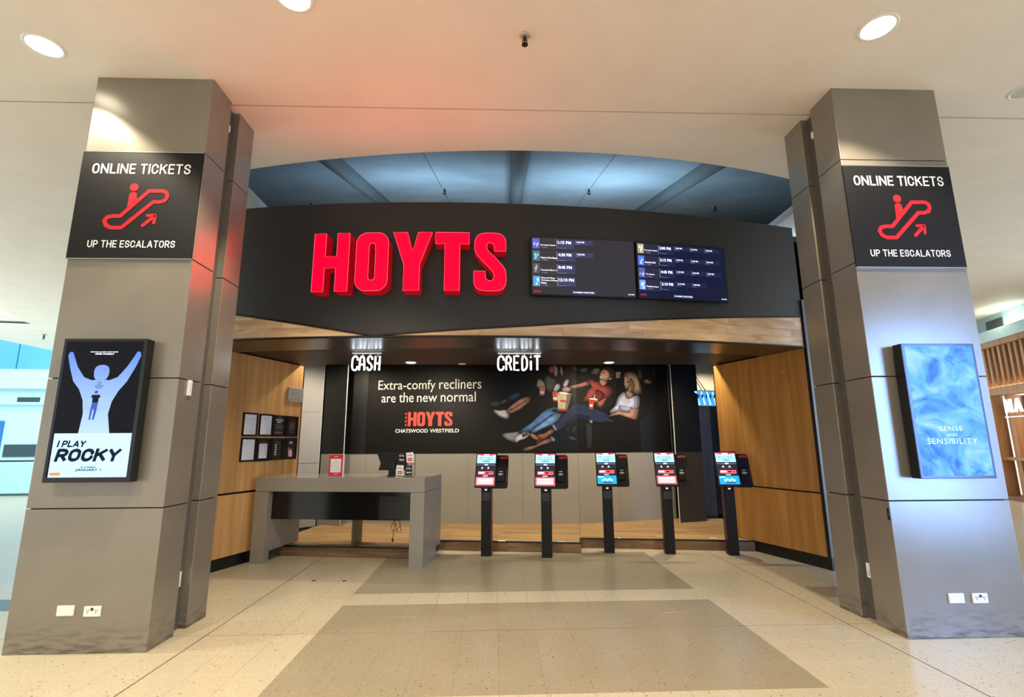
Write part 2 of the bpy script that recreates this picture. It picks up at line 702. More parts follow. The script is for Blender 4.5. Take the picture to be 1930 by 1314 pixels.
CZ = 4.77
arc = [(x, arc_c(x)) for x in frange(-3.3, 4.35, 0.2)]
b = MB()
b.slab([(-15.5, -12), (15.4, -12), (15.4, 4.453), (-15.5, 4.453)], CZ, CZ + 0.12)
b.slab([(-15.5, 4.471), (15.4, 4.471), (15.4, 15.5), (4.35, 15.5)] + arc[::-1] + [(-3.3, 18), (-15.5, 18)], CZ, CZ + 0.12)
ceiling = struct(b.build('ceiling', M_ceil))
box('joint_backing', -15.5, 15.4, 4.44, 4.48, CZ + 0.03, CZ + 0.05, M_gap, ceiling)

# raked underside above the box office
KS = math.tan(R(18.9))
RZ0 = 5.05


def rz(y):
    return RZ0 + KS * (y - 5.2)


M_conc = mat('raked_concrete', (150, 152, 154), 0.7, noise=0.12, scale=1.2)
b = MB()
b.face([(-9, 5.0, rz(5.0)), (-9, 14.5, rz(14.5)), (10, 14.5, rz(14.5)), (10, 5.0, rz(5.0))])
b.face([(-9, 5.0, rz(5.0) + .2), (10, 5.0, rz(5.0) + .2), (10, 14.5, rz(14.5) + .2), (-9, 14.5, rz(14.5) + .2)])
for p, q in (((-9, 5.0), (10, 5.0)), ((10, 5.0), (10, 14.5)), ((10, 14.5), (-9, 14.5)), ((-9, 14.5), (-9, 5.0))):
    b.face([(p[0], p[1], rz(p[1])), (q[0], q[1], rz(q[1])), (q[0], q[1], rz(q[1]) + .2), (p[0], p[1], rz(p[1]) + .2)])
rake = struct(b.build('ceiling_upper', M_conc))
for xa, xb, w in ((-2.28, -2.60, 0.28), (0.325, 0.51, 0.28), (3.07, 3.75, 0.30), (6.3, 7.9, 0.36)):
    mb = MB()
    n = 12
    prof = [(w / 2 * math.cos(math.pi * i / n), -0.16 * math.sin(math.pi * i / n)) for i in range(n + 1)]
    for (cx, y), (cx2, y2) in (((xa, 5.1), (xb, 12.5)),):
        for i in range(n):
            p0, p1 = prof[i], prof[i + 1]
            mb.face([(cx + p0[0], y, rz(y) + p0[1]), (cx + p1[0], y, rz(y) + p1[1]), (cx2 + p1[0], y2, rz(y2) + p1[1]), (cx2 + p0[0], y2, rz(y2) + p0[1])])
    mb.build('beam', mat('beam_concrete', (96, 98, 98), 0.6, noise=0.1), rake, smooth=True)
for xa, xb in ((-0.977, -1.045), (1.63, 2.03)):
    mb = MB()
    mb.tube([(xa, 5.6, rz(5.6) - 0.001), (xb, 12.4, rz(12.4) - 0.001)], 0.004, 6)
    mb.build('joint_line', M_gap, rake)
b = MB()
b.box(-9, 10, 14.45, 14.6, 4.2, 8.6)
b.box(-9.1, -9, 4.9, 14.6, 4.9, 8.6)
b.box(10, 10.1, 4.9, 14.6, 4.9, 8.6)
struct(b.build('wall_upper', M_conc))  # walls added to keep world light out of the void

# ---------------------------------------------------------------- curved sign fascia
FZB, FZT = 2.675, 4.30
VL = [(-3.6, 3.09), (-1.383, 2.694), (0.408, 2.815), (1.932, 2.933), (3.073, 3.019), (3.99, 3.083)]


def vline(x):
    return max(interp(x, VL), FZB + 0.018)


fascia = sempty('wall_fascia')
M_fascia = mat('fascia_black', (32, 30, 28), 0.5, noise=0.06, scale=1.5)
xs = frange(-3.6, 3.97, 0.12) 
xs = sorted(set([round(x, 4) for x in xs] + [-1.383]))
b = MB()
for xa, xb in zip(xs, xs[1:]):
    ya, yb = arc_f(xa), arc_f(xb)
    b.face([(xa, ya, vline(xa)), (xb, yb, vline(xb)), (xb, yb, FZT), (xa, ya, FZT)])
    b.face([(xa, ya, FZT), (xb, yb, FZT), (xb, yb + .2, FZT), (xa, ya + .2, FZT)])
    b.face([(xb, yb + .2, FZB + .03), (xa, ya + .2, FZB + .03), (xa, ya + .2, FZT), (xb, yb + .2, FZT)])
    b.face([(xa, ya + .012, FZB), (xb, yb + .012, FZB), (xb, yb + .012, vline(xb)), (xa, ya + .012, vline(xa))])
xa, xb = xs[0], xs[-1]
b.face([(xa, arc_f(xa), FZB), (xa, arc_f(xa) + .2, FZB), (xa, arc_f(xa) + .2, FZT), (xa, arc_f(xa), FZT)])
b.face([(xb, arc_f(xb), FZB), (xb, arc_f(xb) + .2, FZB), (xb, arc_f(xb) + .2, FZT), (xb, arc_f(xb), FZT)])
b.build('fascia_face', M_fascia, fascia)
M_fwood = wood('fascia_oak', (172, 134, 92), (226, 190, 146), 'X', 0.45, 0.8)
for r in range(4):
    zb, zt = FZB + 0.012 + r * 0.108, FZB + 0.012 + (r + 1) * 0.108
    x = -3.6 - random.random() * 0.5
    while x < 3.93:
        x1 = min(3.945, x + random.choice((0.95, 1.25, 1.5)))
        x0 = max(x, -3.6)
        cols = [q for q in frange(x0, x1 - 0.002, 0.08)] if x1 - 0.002 > x0 + 0.05 else []
        mb = MB()
        for xa, xb in zip(cols, cols[1:]):
            ta, tb = min(zt - 0.0015, vline(xa) - 0.012), min(zt - 0.0015, vline(xb) - 0.012)
            if ta <= zb + 0.002 and tb <= zb + 0.002:
                continue
            ta, tb = max(ta, zb), max(tb, zb)
            ya, yb = arc_f(xa) + 0.004, arc_f(xb) + 0.004
            mb.face([(xa, ya, zb), (xb, yb, zb), (xb, yb, tb), (xa, ya, ta)])
            mb.face([(xa, ya, zb), (xa, ya + .008, zb), (xb, yb + .008, zb), (xb, yb, zb)])
        if mb.f:
            mb.build('fascia_board', M_fwood, fascia)
        x = x1
b = MB()
b.tube([(x, arc_f(x) - 0.002, vline(x) - 0.004) for x in xs], 0.011, 6)
b.build('vee_trim', M_blackedge, fascia)
b = MB()
b.tube([(x, arc_f(x), FZB + 0.004) for x in xs], 0.014, 6)
b.build('lower_trim', M_blackedge, fascia)

# soffit under the fascia
M_soffit = mat('soffit_laminate', (50, 37, 27), 0.27, noise=0.15, scale=2.5)
M_soffit2 = mat('soffit_matte', (46, 34, 25), 0.5, noise=0.15, scale=2.5, spec=0.3)
soffit = sempty('ceiling_soffit')
lx = lambda y: -3.182 + (y - 6.995) * 0.3296
rx = lambda y: 3.61 - (y - 7.25) * 0.317
b = MB()
pts = [(x, arc_f(x) + 0.015) for x in frange(-3.55, 3.93, 0.15)]
b.slab(pts + [(x, y + 0.70) for x, y in pts[::-1]], FZB, FZB + 0.06)
b.build('soffit_front', M_soffit, soffit)
b = MB()
pts2 = [(x, arc_f(x) + 0.73) for x in frange(-3.55, 3.93, 0.15)]
b.slab(pts2 + [(4.2, 7.64), (-3.9, 7.64)], FZB + 0.014, FZB + 0.07)
b.build('soffit_rear', M_soffit2, soffit)
b = MB()
b.tube([(x, y + 0.705, FZB + 0.004) for x, y in pts], 0.006, 6)
b.build('soffit_bead', mat('bead_bronze', (86, 70, 56), 0.25, metal=0.6), soffit)
b = MB()
b.box(-4.4, 5.0, 7.62, 7.68, FZB + 0.02, 3.2)
b.box(-4.4, 5.0, 7.62, 10.7, 3.12, 3.2)
b.build('soffit_upstand', M_black, soffit)

# enclosing shell of the box office (mostly out of sight), added to keep world light out
b = MB()
b.box(-4.5, -4.4, 6.2, 10.7, 0, 4.28)
struct(b.build('wall_shell_left', M_black))
b = MB()
b.box(4.95, 5.05, 6.5, 10.7, 0, 4.28)
struct(b.build('wall_shell_right', M_black))
b = MB()
b.box(-4.5, 5.05, 10.6, 10.7, 0, 4.28)
struct(b.build('wall_shell_back', M_dark))
b = MB()
b.slab([(x, arc_f(x) + .2) for x in frange(-3.6, 3.97, 0.3)] + [(4.95, 6.5), (4.95, 10.6), (-4.4, 10.6), (-4.4, 6.3)], 4.2, 4.28)
struct(b.build('ceiling_cap', M_black))

# ---------------------------------------------------------------- splayed timber side walls
M_panel_l = wood('oak_panel', (172, 124, 68), (206, 158, 98), 'Z', 0.42, 1.0, 0.1)
wl = sempty('wall_left', (-3.182, 6.995, 0), R(71.75))
box('wall_core', -1.3, 0.79, 0.03, 0.12, 0, 2.70, M_blackedge, wl)
for x0, x1 in ((-1.3, -0.9), (-0.894, -0.342), (-0.338, 0.775)):
    box('timber_panel', x0, x1, 0.0, 0.03, 0.905, 2.672, M_panel_l, wl)
    box('timber_panel', x0, x1, 0.0, 0.03, 0.142, 0.878, M_panel_l, wl)
box('edge_strip', 0.775, 0.79, -0.003, 0.12, 0.1, 2.672, M_blackedge, wl)
bl = struct(box('baseboard_left', -1.3, 0.2, 0.004, 0.03, 0.0, 0.136, M_blackedge))
bl.location = (-3.182, 6.995, 0)
bl.rotation_euler = (0, 0, R(71.75))

M_panel_r = wood('oak_panel_golden', (160, 108, 46), (196, 142, 72), 'Z', 0.42, 1.0, 0.1)
wr = sempty('wall_right', (3.61, 7.25, 0), R(-72.4))
box('wall_core', -0.5, 1.19, 0.03, 0.12, 0, 2.70, M_blackedge, wr)
box('timber_panel', -0.485, 1.155, 0.0, 0.03, 0.886, 2.672, M_panel_r, wr)
box('timber_panel', -0.485, 1.155, 0.0, 0.03, 0.14, 0.866, M_panel_r, wr)
box('edge_strip', -0.5, -0.485, -0.003, 0.12, 0.1, 2.672, M_blackedge, wr)
br = struct(box('baseboard_right', 0.0, 1.16, 0.004, 0.03, 0.0, 0.134, M_blackedge))
br.location = (3.61, 7.25, 0)
br.rotation_euler = (0, 0, R(-72.4))
t1 = sempty('trim_1', (3.61, 7.25, 0), R(-72.4))
box('black_strip', 1.158, 1.196, -0.012, 0.05, 0.0, 3.10, M_blackedge, t1)
box('end_panel', 1.196, 1.204, -0.008, 0.17, 0.14, 3.3, mat('end_grey', (86, 90, 96), 0.4, metal=0.3), t1)
box('end_base', 1.196, 1.206, -0.010, 0.17, 0.0, 0.137, M_dark, t1)

# ---------------------------------------------------------------- back wall
W = [Vector((-2.3, 9.22)), Vector((1.45, 8.85)), Vector((2.95, 9.25))]
WU = [(W[1] - W[0]).normalized(), (W[2] - W[1]).normalized()]
WL = (W[1] - W[0]).length


def wallpt(s, z, off=0.0):
    """point on the cranked back wall: s metres along it, off metres in front"""
    i = 0 if s <= WL else 1
    p = W[0] + WU[0] * s if i == 0 else W[1] + WU[1] * (s - WL)
    n = Vector((WU[i].y, -WU[i].x))
    q = p + n * off
    return (q.x, q.y, z)


M_grey = mat('grey_laminate', (156, 151, 140), 0.42, metal=0.05, noise=0.05, scale=1.5)
wb = sempty('wall_back')
b = MB()
for s0, s1 in ((-0.55, 0.0), (0.0, WL), (WL + 1e-6, 5.68)):
    for o0, o1 in ((0.0, -0.1),):
        p = [wallpt(s0, 0.10, 0), wallpt(s1, 0.10, 0), wallpt(s1, 3.12, 0), wallpt(s0, 3.12, 0)]
        q = [wallpt(s0, 0.10, -.1), wallpt(s1, 0.10, -.1), wallpt(s1, 3.12, -.1), wallpt(s0, 3.12, -.1)]
        b.face(p)
        b.face(q[::-1])
        b.face([p[0], q[0], q[1], p[1]])
b.build('wall_lining', M_grey, wb)
for s in (0.0, 0.9, 1.85, 2.8, WL, 4.55):
    mb = MB()
    mb.face([wallpt(s - .003, 0.13, .0012), wallpt(s + .003, 0.13, .0012), wallpt(s + .003, 1.31, .0012), wallpt(s - .003, 1.31, .0012)])
    mb.build('panel_joint', mat('joint_grey', (112, 110, 104), 0.5), wb)


def panel_wall(name, p, q, z0, z1, split, lo, hi, edge=None):
    """straight wall leaf from plan point p to q; lower part lo, upper part hi, pale edge strip"""
    d = Vector((q[0] - p[0], q[1] - p[1]))
    L = d.length
    w = sempty(name, (p[0], p[1], 0), math.atan2(d.y, d.x))
    box('leaf_lower', 0, L, 0, 0.012, z0, split - 0.004, lo, w)
    box('leaf_upper', 0, L, 0, 0.012, split, z1, hi, w)
    if edge == 'end':
        box('edge_strip', L, L + 0.008, -0.003, 0.012, z0, z1, M_edge, w)
    if edge == 'start':
        box('edge_strip', -0.010, 0, -0.003, 0.012, z0, z1, M_edge, w)
    return w, L


M_edge = mat('edge_pale', (206, 208, 204), 0.4)
M_wallblack = mat('wall_black', (16, 15, 14), 0.42, noise=0.1)
w1, L = panel_wall('wall_panel_left', (-3.75, 8.62), (-3.11, 9.16), 0.1, 3.12, 2.06, M_grey, M_grey, 'end')
box('seam', 0, L, -0.001, 0.0, 1.165, 1.173, M_gap, w1)
w2, L = panel_wall('wall_panel_inner', (-3.08, 9.17), (-2.61, 8.9), 0.1, 3.12, 1.325, M_grey, M_wallblack, 'end')
w3, L = panel_wall('wall_panel_right', (3.18, 8.85), (3.715, 9.02), 0.1, 3.12, 1.32, mat('brown_laminate', (58, 50, 40), 0.4), M_wallblack, 'start')
w4, L = panel_wall('wall_passage', (3.9, 10.0), (4.9, 10.0), 0.1, 3.12, 2.3, M_blackedge, mat('passage_cream', (196, 186, 164), 0.6), None)
box('wall_return', 0.02, 0.30, -0.32, -0.28, 0.1, 2.3, mat('brown_laminate', (58, 50, 40), 0.4), w4)

# ================================================================== COLUMNS
BANDS = [(0.0, 1.018), (1.026, 2.026), (2.034, 3.036), (3.044, 4.028), (4.036, CZ)]
M_scuff = None


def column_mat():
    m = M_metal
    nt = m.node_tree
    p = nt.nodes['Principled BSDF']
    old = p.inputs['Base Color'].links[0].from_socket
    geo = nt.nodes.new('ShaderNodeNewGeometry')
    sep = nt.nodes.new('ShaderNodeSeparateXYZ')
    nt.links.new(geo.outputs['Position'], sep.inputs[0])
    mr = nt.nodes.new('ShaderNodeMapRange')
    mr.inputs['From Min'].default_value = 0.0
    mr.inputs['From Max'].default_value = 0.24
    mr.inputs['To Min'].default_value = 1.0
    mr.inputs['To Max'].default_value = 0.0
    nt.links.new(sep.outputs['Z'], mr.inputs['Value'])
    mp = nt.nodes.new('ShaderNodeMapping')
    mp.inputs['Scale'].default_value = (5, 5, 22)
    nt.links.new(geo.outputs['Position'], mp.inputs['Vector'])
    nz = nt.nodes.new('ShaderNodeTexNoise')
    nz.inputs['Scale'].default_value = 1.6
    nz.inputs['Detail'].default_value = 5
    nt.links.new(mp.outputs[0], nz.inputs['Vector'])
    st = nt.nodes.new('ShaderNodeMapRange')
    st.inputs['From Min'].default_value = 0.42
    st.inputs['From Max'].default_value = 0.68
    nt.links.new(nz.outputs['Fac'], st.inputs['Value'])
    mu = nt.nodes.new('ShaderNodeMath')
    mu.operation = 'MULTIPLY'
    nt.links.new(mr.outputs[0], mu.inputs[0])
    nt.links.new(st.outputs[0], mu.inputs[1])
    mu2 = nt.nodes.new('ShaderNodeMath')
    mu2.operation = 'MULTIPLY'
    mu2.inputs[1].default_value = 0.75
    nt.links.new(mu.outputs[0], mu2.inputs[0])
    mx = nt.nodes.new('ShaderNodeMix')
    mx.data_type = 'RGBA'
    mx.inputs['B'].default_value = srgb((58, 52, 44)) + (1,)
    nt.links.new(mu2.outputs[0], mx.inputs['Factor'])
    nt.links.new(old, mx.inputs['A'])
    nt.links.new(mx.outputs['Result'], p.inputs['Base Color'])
    # faint vertical streaks and fine relief
    return m


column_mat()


def column(label, x0, x1, yf, inner):
    """inner = +1 when the face towards the box office is at x1, -1 when at x0"""
    w = x1 - x0
    t = thing('clad_column', label, 'column', ((x0 + x1) / 2, yf, 0), 0, 'metal clad columns framing the box office')
    h = w / 2
    box('column_core', -h + 0.02, h - 0.02, 0.02, 0.31, 0, CZ, M_gap, t)
    box('column_core', -h + 0.02, h - 0.02, 0.50, 0.76, 0, CZ, M_gap, t)
    for z0, z1 in BANDS:
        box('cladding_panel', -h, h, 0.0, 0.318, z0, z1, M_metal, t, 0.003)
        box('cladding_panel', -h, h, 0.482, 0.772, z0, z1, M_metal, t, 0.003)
    box('recess_panel', -h + 0.066, h - 0.066, 0.31, 0.50, 0.0, CZ, mat('recess_grey', (96, 92, 86), 0.45, metal=0.3), t)
    xs_ = h - 0.066 if inner > 0 else -h + 0.066
    s = 1 if inner > 0 else -1
    box('recess_box', min(xs_, xs_ + s * .03), max(xs_, xs_ + s * .03), 0.33, 0.40, 4.50, 4.57, M_white, t)
    return t


CL = column('grey metal clad column on the left with a film poster screen', -3.585, -2.558, 4.105, 1)
CR = column('bluish grey metal clad column on the right with scuffed front face', 3.166, 4.168, 4.065, -1)


# ---------------------------------------------------------------- ticket signs on the columns
M_sign = mat('sign_black', (22, 22, 24), 0.55, noise=0.04, spec=0.2)
M_icon = mat('sign_red', (202, 34, 48), 0.5, noise=0.03, spec=0.2)


def stroke(mb, pts, w, y, closed=False, mi=0):
    """flat rounded stroke: quads plus discs, all in the plane y"""
    k = len(pts)
    for i in range(k if closed else k - 1):
        a, c = Vector(pts[i]), Vector(pts[(i + 1) % k])
        d = (c - a).normalized()
        n = Vector((-d.y, d.x)) * w / 2
        mb.face([(a.x - n.x, y, a.y - n.y), (c.x - n.x, y, c.y - n.y), (c.x + n.x, y, c.y + n.y), (a.x + n.x, y, a.y + n.y)], mi)
    for i, p in enumerate(pts):
        mb.face([(q[0], y - 0.00004 * (i + 1), q[1]) for q in circ(p[0], p[1], w / 2, 14)], mi)


def ticket_sign(label, cx, yf, z0, z1, w):
    t = thing('ticket_sign', label, 'sign', (cx, yf, z0), 0, 'escalator direction signs')
    h = w / 2
    H = z1 - z0
    box('sign_board', -h, h, -0.012, 0.0, 0.0, H, M_sign, t, 0.001)
    box('sign_edge', -h, h, -0.014, 0.0, H - 0.001, H + 0.008, M_steel, t)
    box('sign_edge', -h, h, -0.014, 0.0, -0.010, 0.0, M_steel, t)
    y = -0.0135
    block_text('lettering', 'ONLINE TICKETS', -0.414, 0.42, 0.772, 0.868, y, M_print_white, t, 0.142)
    block_text('lettering', 'UP THE ESCALATORS', -0.356, 0.367, 0.094, 0.158, y, M_print_white, t, 0.14)
    mb = MB()
    loop = [(-0.246, .336), (-0.225, .368), (-0.182, .378), (-0.121, .378), (0.091, .612), (0.212, .614), (0.243, .597), (0.252, .562),
            (0.236, .527), (0.195, .511), (0.138, .511), (-0.099, .272), (-0.186, .272), (-0.228, .294)]
    stroke(mb, loop, 0.034, y, True)
    mb.face([(q[0], y, q[1]) for q in circ(-0.038, .646, 0.037)])
    mb.face([(a, y - .0003, c) for a, c in [(-0.07, .582), (-0.06, .596), (-0.043, .60), (-0.018, .597), (-0.006, .583), (-0.001, .545), (0.006, .505), (-0.075, .44)]])
    stroke(mb, [(0.078, .295), (0.160, .376)], 0.031, y)
    stroke(mb, [(0.105, .386), (0.172, .386), (0.167, .318)], 0.027, y)
    mb.build('escalator_symbol', M_icon, t)


ticket_sign('black ticket sign with red escalator symbol on the left column', -3.078, 4.105, 3.044, 4.022, 1.03)
ticket_sign('black ticket sign with red escalator symbol on the right column', 3.6635, 4.065, 2.998, 3.962, 1.0)

# ---------------------------------------------------------------- poster screens on the columns
M_case = mat('screen_case', (10, 10, 12), 0.3, noise=0.05)


def grad_mat(name, lo, hi, z0, z1, strength):
    """backlit poster colour that runs from lo at the bottom to hi at the top (printed artwork)"""
    m = bpy.data.materials.new(name)
    m.use_nodes = True
    nt = m.node_tree
    p = nt.nodes['Principled BSDF']
    tc = nt.nodes.new('ShaderNodeTexCoord')
    sp = nt.nodes.new('ShaderNodeSeparateXYZ')
    nt.links.new(tc.outputs['Object'], sp.inputs[0])
    mr = nt.nodes.new('ShaderNodeMapRange')
    mr.inputs['From Min'].default_value = z0
    mr.inputs['From Max'].default_value = z1
    nt.links.new(sp.outputs['Z'], mr.inputs['Value'])
    rp = nt.nodes.new('ShaderNodeValToRGB')
    rp.color_ramp.elements[0].color = srgb(lo) + (1,)
    rp.color_ramp.elements[1].color = srgb(hi) + (1,)
    nt.links.new(mr.outputs[0], rp.inputs['Fac'])
    p.inputs['Base Color'].default_value = (0.02, 0.02, 0.02, 1)
    nt.links.new(rp.outputs['Color'], p.inputs['Emission Color'])
    p.inputs['Emission Strength'].default_value = strength
    p.inputs['Roughness'].default_value = 0.5
    p.inputs['Specular IOR Level'].default_value = 0.12
    return m


t = thing('poster_screen', 'black cased digital film poster screen with pale blue figure', 'screen', (-3.0875, 4.105, 1.223), 0)
box('screen_case', -0.322, 0.322, -0.11, -0.022, 0.0, 1.109, M_case, t, 0.004)
box('wall_bracket', -0.2, 0.2, -0.022, -0.001, 0.25, 0.85, M_dark, t)
E_dark = glow('poster_dark', (9, 11, 20), 0.5)
scr = MB()
rect(scr, -0.297, 0.297, 0.038, 1.085, -0.1106)
scr = scr.build('screen', E_dark, t)
mb = MB()
rect(mb, -0.281, 0.297, 0.038, 0.366, -0.1110)
mb.build('poster_panel', glow('poster_pale', (150, 196, 250), 0.95), scr)
# plain stand-in for the artwork: a simple figure with both arms up
fig = [(-0.106, .366), (-0.093, .515), (-0.110, .620), (-0.150, .705), (-0.205, .770), (-0.245, .880), (-0.272, .970), (-0.262, 1.0),
       (-0.238, 1.0), (-0.224, .968), (-0.185, .880), (-0.125, .800), (-0.060, .775), (-0.040, .780), (0.046, .780), (0.066, .775), (0.130, .800),
       (0.190, .880), (0.240, .970), (0.256, 1.004), (0.280, 1.004), (0.290, .972), (0.258, .880), (0.205, .765), (0.150, .690), (0.112, .610), (0.096, .514), (0.126, .366)]
mb = MB()
mb.face([(a, -0.1110, c) for a, c in fig])
mb.face([(a, -0.1112, c) for a, c in chaikin([(-0.058, .83), (-0.05, .885), (0.003, .902), (0.056, .885), (0.064, .83), (0.045, .775), (-0.04, .775)], 2)])
mb.build('poster_figure', grad_mat('poster_blue', (186, 216, 255), (92, 138, 244), 0.36, 1.0, 1.0), scr)
mb = MB()
mb.face([(a, -0.1114, c) for a, c in chaikin([(-0.10, .55), (-0.07, .64), (-0.03, .63), (0.03, .66), (0.09, .63), (0.10, .55), (0.05, .535), (-0.05, .535)], 2)])
mb.build('poster_haze', glow('poster_haze', (120, 146, 226), 0.9), scr)
mb = MB()
mb.face([(a, -0.1118, c) for a, c in circ(-0.014, .683, .013, 16)], 1)
mb.face([(a, -0.1118, c) for a, c in [(-0.044, .662), (0.016, .662), (0.022, .640), (0.010, .640), (0.009, .602), (-0.036, .602), (-0.037, .640), (-0.050, .640)]], 0)
mb.face([(a, -0.1119, c) for a, c in [(-0.036, .602), (0.009, .602), (0.006, .535), (-0.004, .468), (-0.018, .468), (-0.014, .535), (-0.020, .560), (-0.026, .535), (-0.030, .470), (-0.044, .470), (-0.042, .535)]], 1)
mb.build('poster_walker', [glow('poster_ink', (10, 14, 28), 0.6), glow('poster_denim', (50, 74, 150), 0.7)], scr)
INK = glow('poster_ink', (10, 14, 28), 0.6)
block_text('title_text', 'I PLAY', -0.25, -0.04, 0.262, 0.313, -0.1122, INK, scr, 0.23, 0.2, 0.05)
block_text('title_text', 'ROCKY', -0.256, 0.225, 0.154, 0.252, -0.1122, INK, scr, 0.25, 0.2, 0.03)
text('date_text', 'IN CINEMAS', -0.05, 0.062, 0.107, 0.118, -0.1122, INK, scr, 0.03, 0.2)
text('date_text', 'JANUARY 1', -0.088, 0.10, 0.079, 0.102, -0.1122, INK, scr, 0.03, 0.2)
text('credit_text', 'DIRECTED BY ACADEMY AWARD WINNER', -0.104, 0.109, 0.997, 1.005, -0.1122, glow('poster_white', (220, 226, 250), 0.9), scr, 0.02)
text('credit_text', 'PETER FARRELLY', -0.065, 0.082, 0.979, 0.991, -0.1122, glow('poster_white', (220, 226, 250), 0.9), scr, 0.03)
mb = MB()
for i, (a, c) in enumerate(((-0.012, 0.012), (-0.016, 0.016), (-0.036, 0.036), (-0.024, 0.02))):
    rect(mb, a, c, .757 - i * .0145, .7615 - i * .0145, -0.1122)
mb.build('credit_text', INK, scr)
mb = MB()
rect(mb, -0.27, -0.193, 0.053, 0.074, -0.1122)
mb.build('rating_tag', glow('poster_tag', (190, 116, 70), 0.8), scr)

t = thing('poster_screen', 'black cased digital film poster screen showing a hazy blue painted scene', 'screen', (3.6835, 4.065, 1.2), 0)
box('wall_bracket', -0.2, 0.2, -0.022, -0.001, 0.25, 0.85, M_dark, t)
box('screen_case', -0.311, 0.311, -0.11, -0.022, 0.0, 1.091, mat('screen_case_bluelit', (14, 34, 70), 0.22), t, 0.004)  # case is black; the blue reflected on it is put into this colour
box('case_side', -0.3135, -0.309, -0.1095, -0.022, 0.001, 1.09, M_case, t)
m = bpy.data.materials.new('misty_painting')
m.use_nodes = True
nt = m.node_tree
p = nt.nodes['Principled BSDF']
tc = nt.nodes.new('ShaderNodeTexCoord')
mp = nt.nodes.new('ShaderNodeMapping')
mp.inputs['Scale'].default_value = (1.0, 1.0, 1.25)
nz = nt.nodes.new('ShaderNodeTexNoise')
nz.inputs['Scale'].default_value = 3.6
nz.inputs['Detail'].default_value = 7
nz.inputs['Distortion'].default_value = 1.4
rp = nt.nodes.new('ShaderNodeValToRGB')
rp.color_ramp.elements[0].position = 0.34
rp.color_ramp.elements[0].color = srgb((44, 108, 206)) + (1,)
rp.color_ramp.elements[1].position = 0.68
rp.color_ramp.elements[1].color = srgb((160, 214, 252)) + (1,)
e = rp.color_ramp.elements.new(0.5)
e.color = srgb((96, 176, 246)) + (1,)
nt.links.new(tc.outputs['Object'], mp.inputs[0])
nt.links.new(mp.outputs[0], nz.inputs['Vector'])
nt.links.new(nz.outputs['Fac'], rp.inputs['Fac'])
nt.links.new(rp.outputs['Color'], p.inputs['Emission Color'])
p.inputs['Base Color'].default_value = (0.02, 0.02, 0.03, 1)
p.inputs['Emission Strength'].default_value = 1.0
p.inputs['Roughness'].default_value = 0.5
p.inputs['Specular IOR Level'].default_value = 0.12
mb = MB()
rect(mb, -0.288, 0.288, 0.022, 1.067, -0.1106)
scr = mb.build('screen', m, t)
E_pale = glow('poster_mist', (176, 216, 250), 0.8)
text('title_text', 'SENSE', -0.10, 0.094, 0.374, 0.412, -0.1112, E_pale, scr, 0.0, 0, 1.1)
text('title_text', 'AND', -0.048, 0.040, 0.331, 0.353, -0.1112, E_pale, scr, 0.0)
text('title_text', 'SENSIBILITY', -0.216, 0.199, 0.270, 0.314, -0.1112, E_pale, scr, 0.0, 0, 1.1)


# ---------------------------------------------------------------- power outlets and plates
def outlet(label, x, yf, z, cover):
    t = thing('wall_outlet', label, 'outlet', (x, yf, z), 0, 'outlets at the column feet')
    box('plate', -0.061, 0.061, -0.014, 0.0, -0.036, 0.036, M_white, t, 0.004)
    if cover:
        box('cover', -0.052, 0.052, -0.016, -0.013, -0.028, 0.028, M_white, t, 0.002)
    else:
        for dx in (-0.03, 0.03):
            mb = MB()
            for a, b_, c, d in ((-.009, .004, -.005, .012), (.005, .004, .009, .012), (-.002, -.012, .002, -.003)):
                mb.box(dx + a, dx + c, -0.0155, -0.0135, b_, d)
            mb.build('socket_slots', M_gap, t)
        box('switch', -0.008, 0.008, -0.0185, -0.013, 0.008, 0.026, M_dark, t)
    return t


outlet('blank white cover plate low on the left column', -3.171, 4.105, 0.297, True)
outlet('white double power outlet low on the left column beside the blank plate', -2.976, 4.105, 0.290, False)
outlet('blank white cover box low on the blue lit right column', 3.592, 4.065, 0.290, True)
outlet('white double power outlet low on the blue lit right column', 3.781, 4.065, 0.288, False)
t = thing('wall_outlet', 'small outlet in the side recess of the left column', 'outlet', (-2.624, 4.50, 0.40), R(90))
box('plate', -0.04, 0.04, -0.012, 0.0, -0.06, 0.06, M_white, t, 0.003)
box('socket', -0.02, 0.02, -0.016, -0.011, -0.04, 0.0, mat('socket_grey', (200, 200, 196), 0.4), t)
t = thing('wall_outlet', 'small outlet in the side recess of the right column', 'outlet', (3.232, 4.46, 0.40), R(-90))
box('plate', -0.04, 0.04, -0.012, 0.0, -0.06, 0.06, M_white, t, 0.003)
box('socket', -0.02, 0.02, -0.016, -0.011, -0.04, 0.0, mat('socket_grey', (200, 200, 196), 0.4), t)
t = thing('sensor_plate', 'white sensor plate on the inner side of the left column', 'sensor', (-2.558, 4.25, 1.965), R(90))
box('plate', -0.024, 0.024, -0.016, 0.0, -0.065, 0.065, M_white, t, 0.003)
box('slot', -0.004, 0.004, -0.018, -0.015, -0.04, 0.04, mat('socket_grey', (200, 200, 196), 0.4), t)
t = thing('door_latch', 'small black latch at the inner edge of the right column', 'latch', (3.166, 4.075, 0.92), R(-90))
box('latch_body', -0.012, 0.012, -0.012, 0.0, -0.045, 0.045, M_blackedge, t, 0.003)
box('latch_pin', -0.006, 0.006, -0.018, -0.012, -0.012, 0.012, M_dark, t)

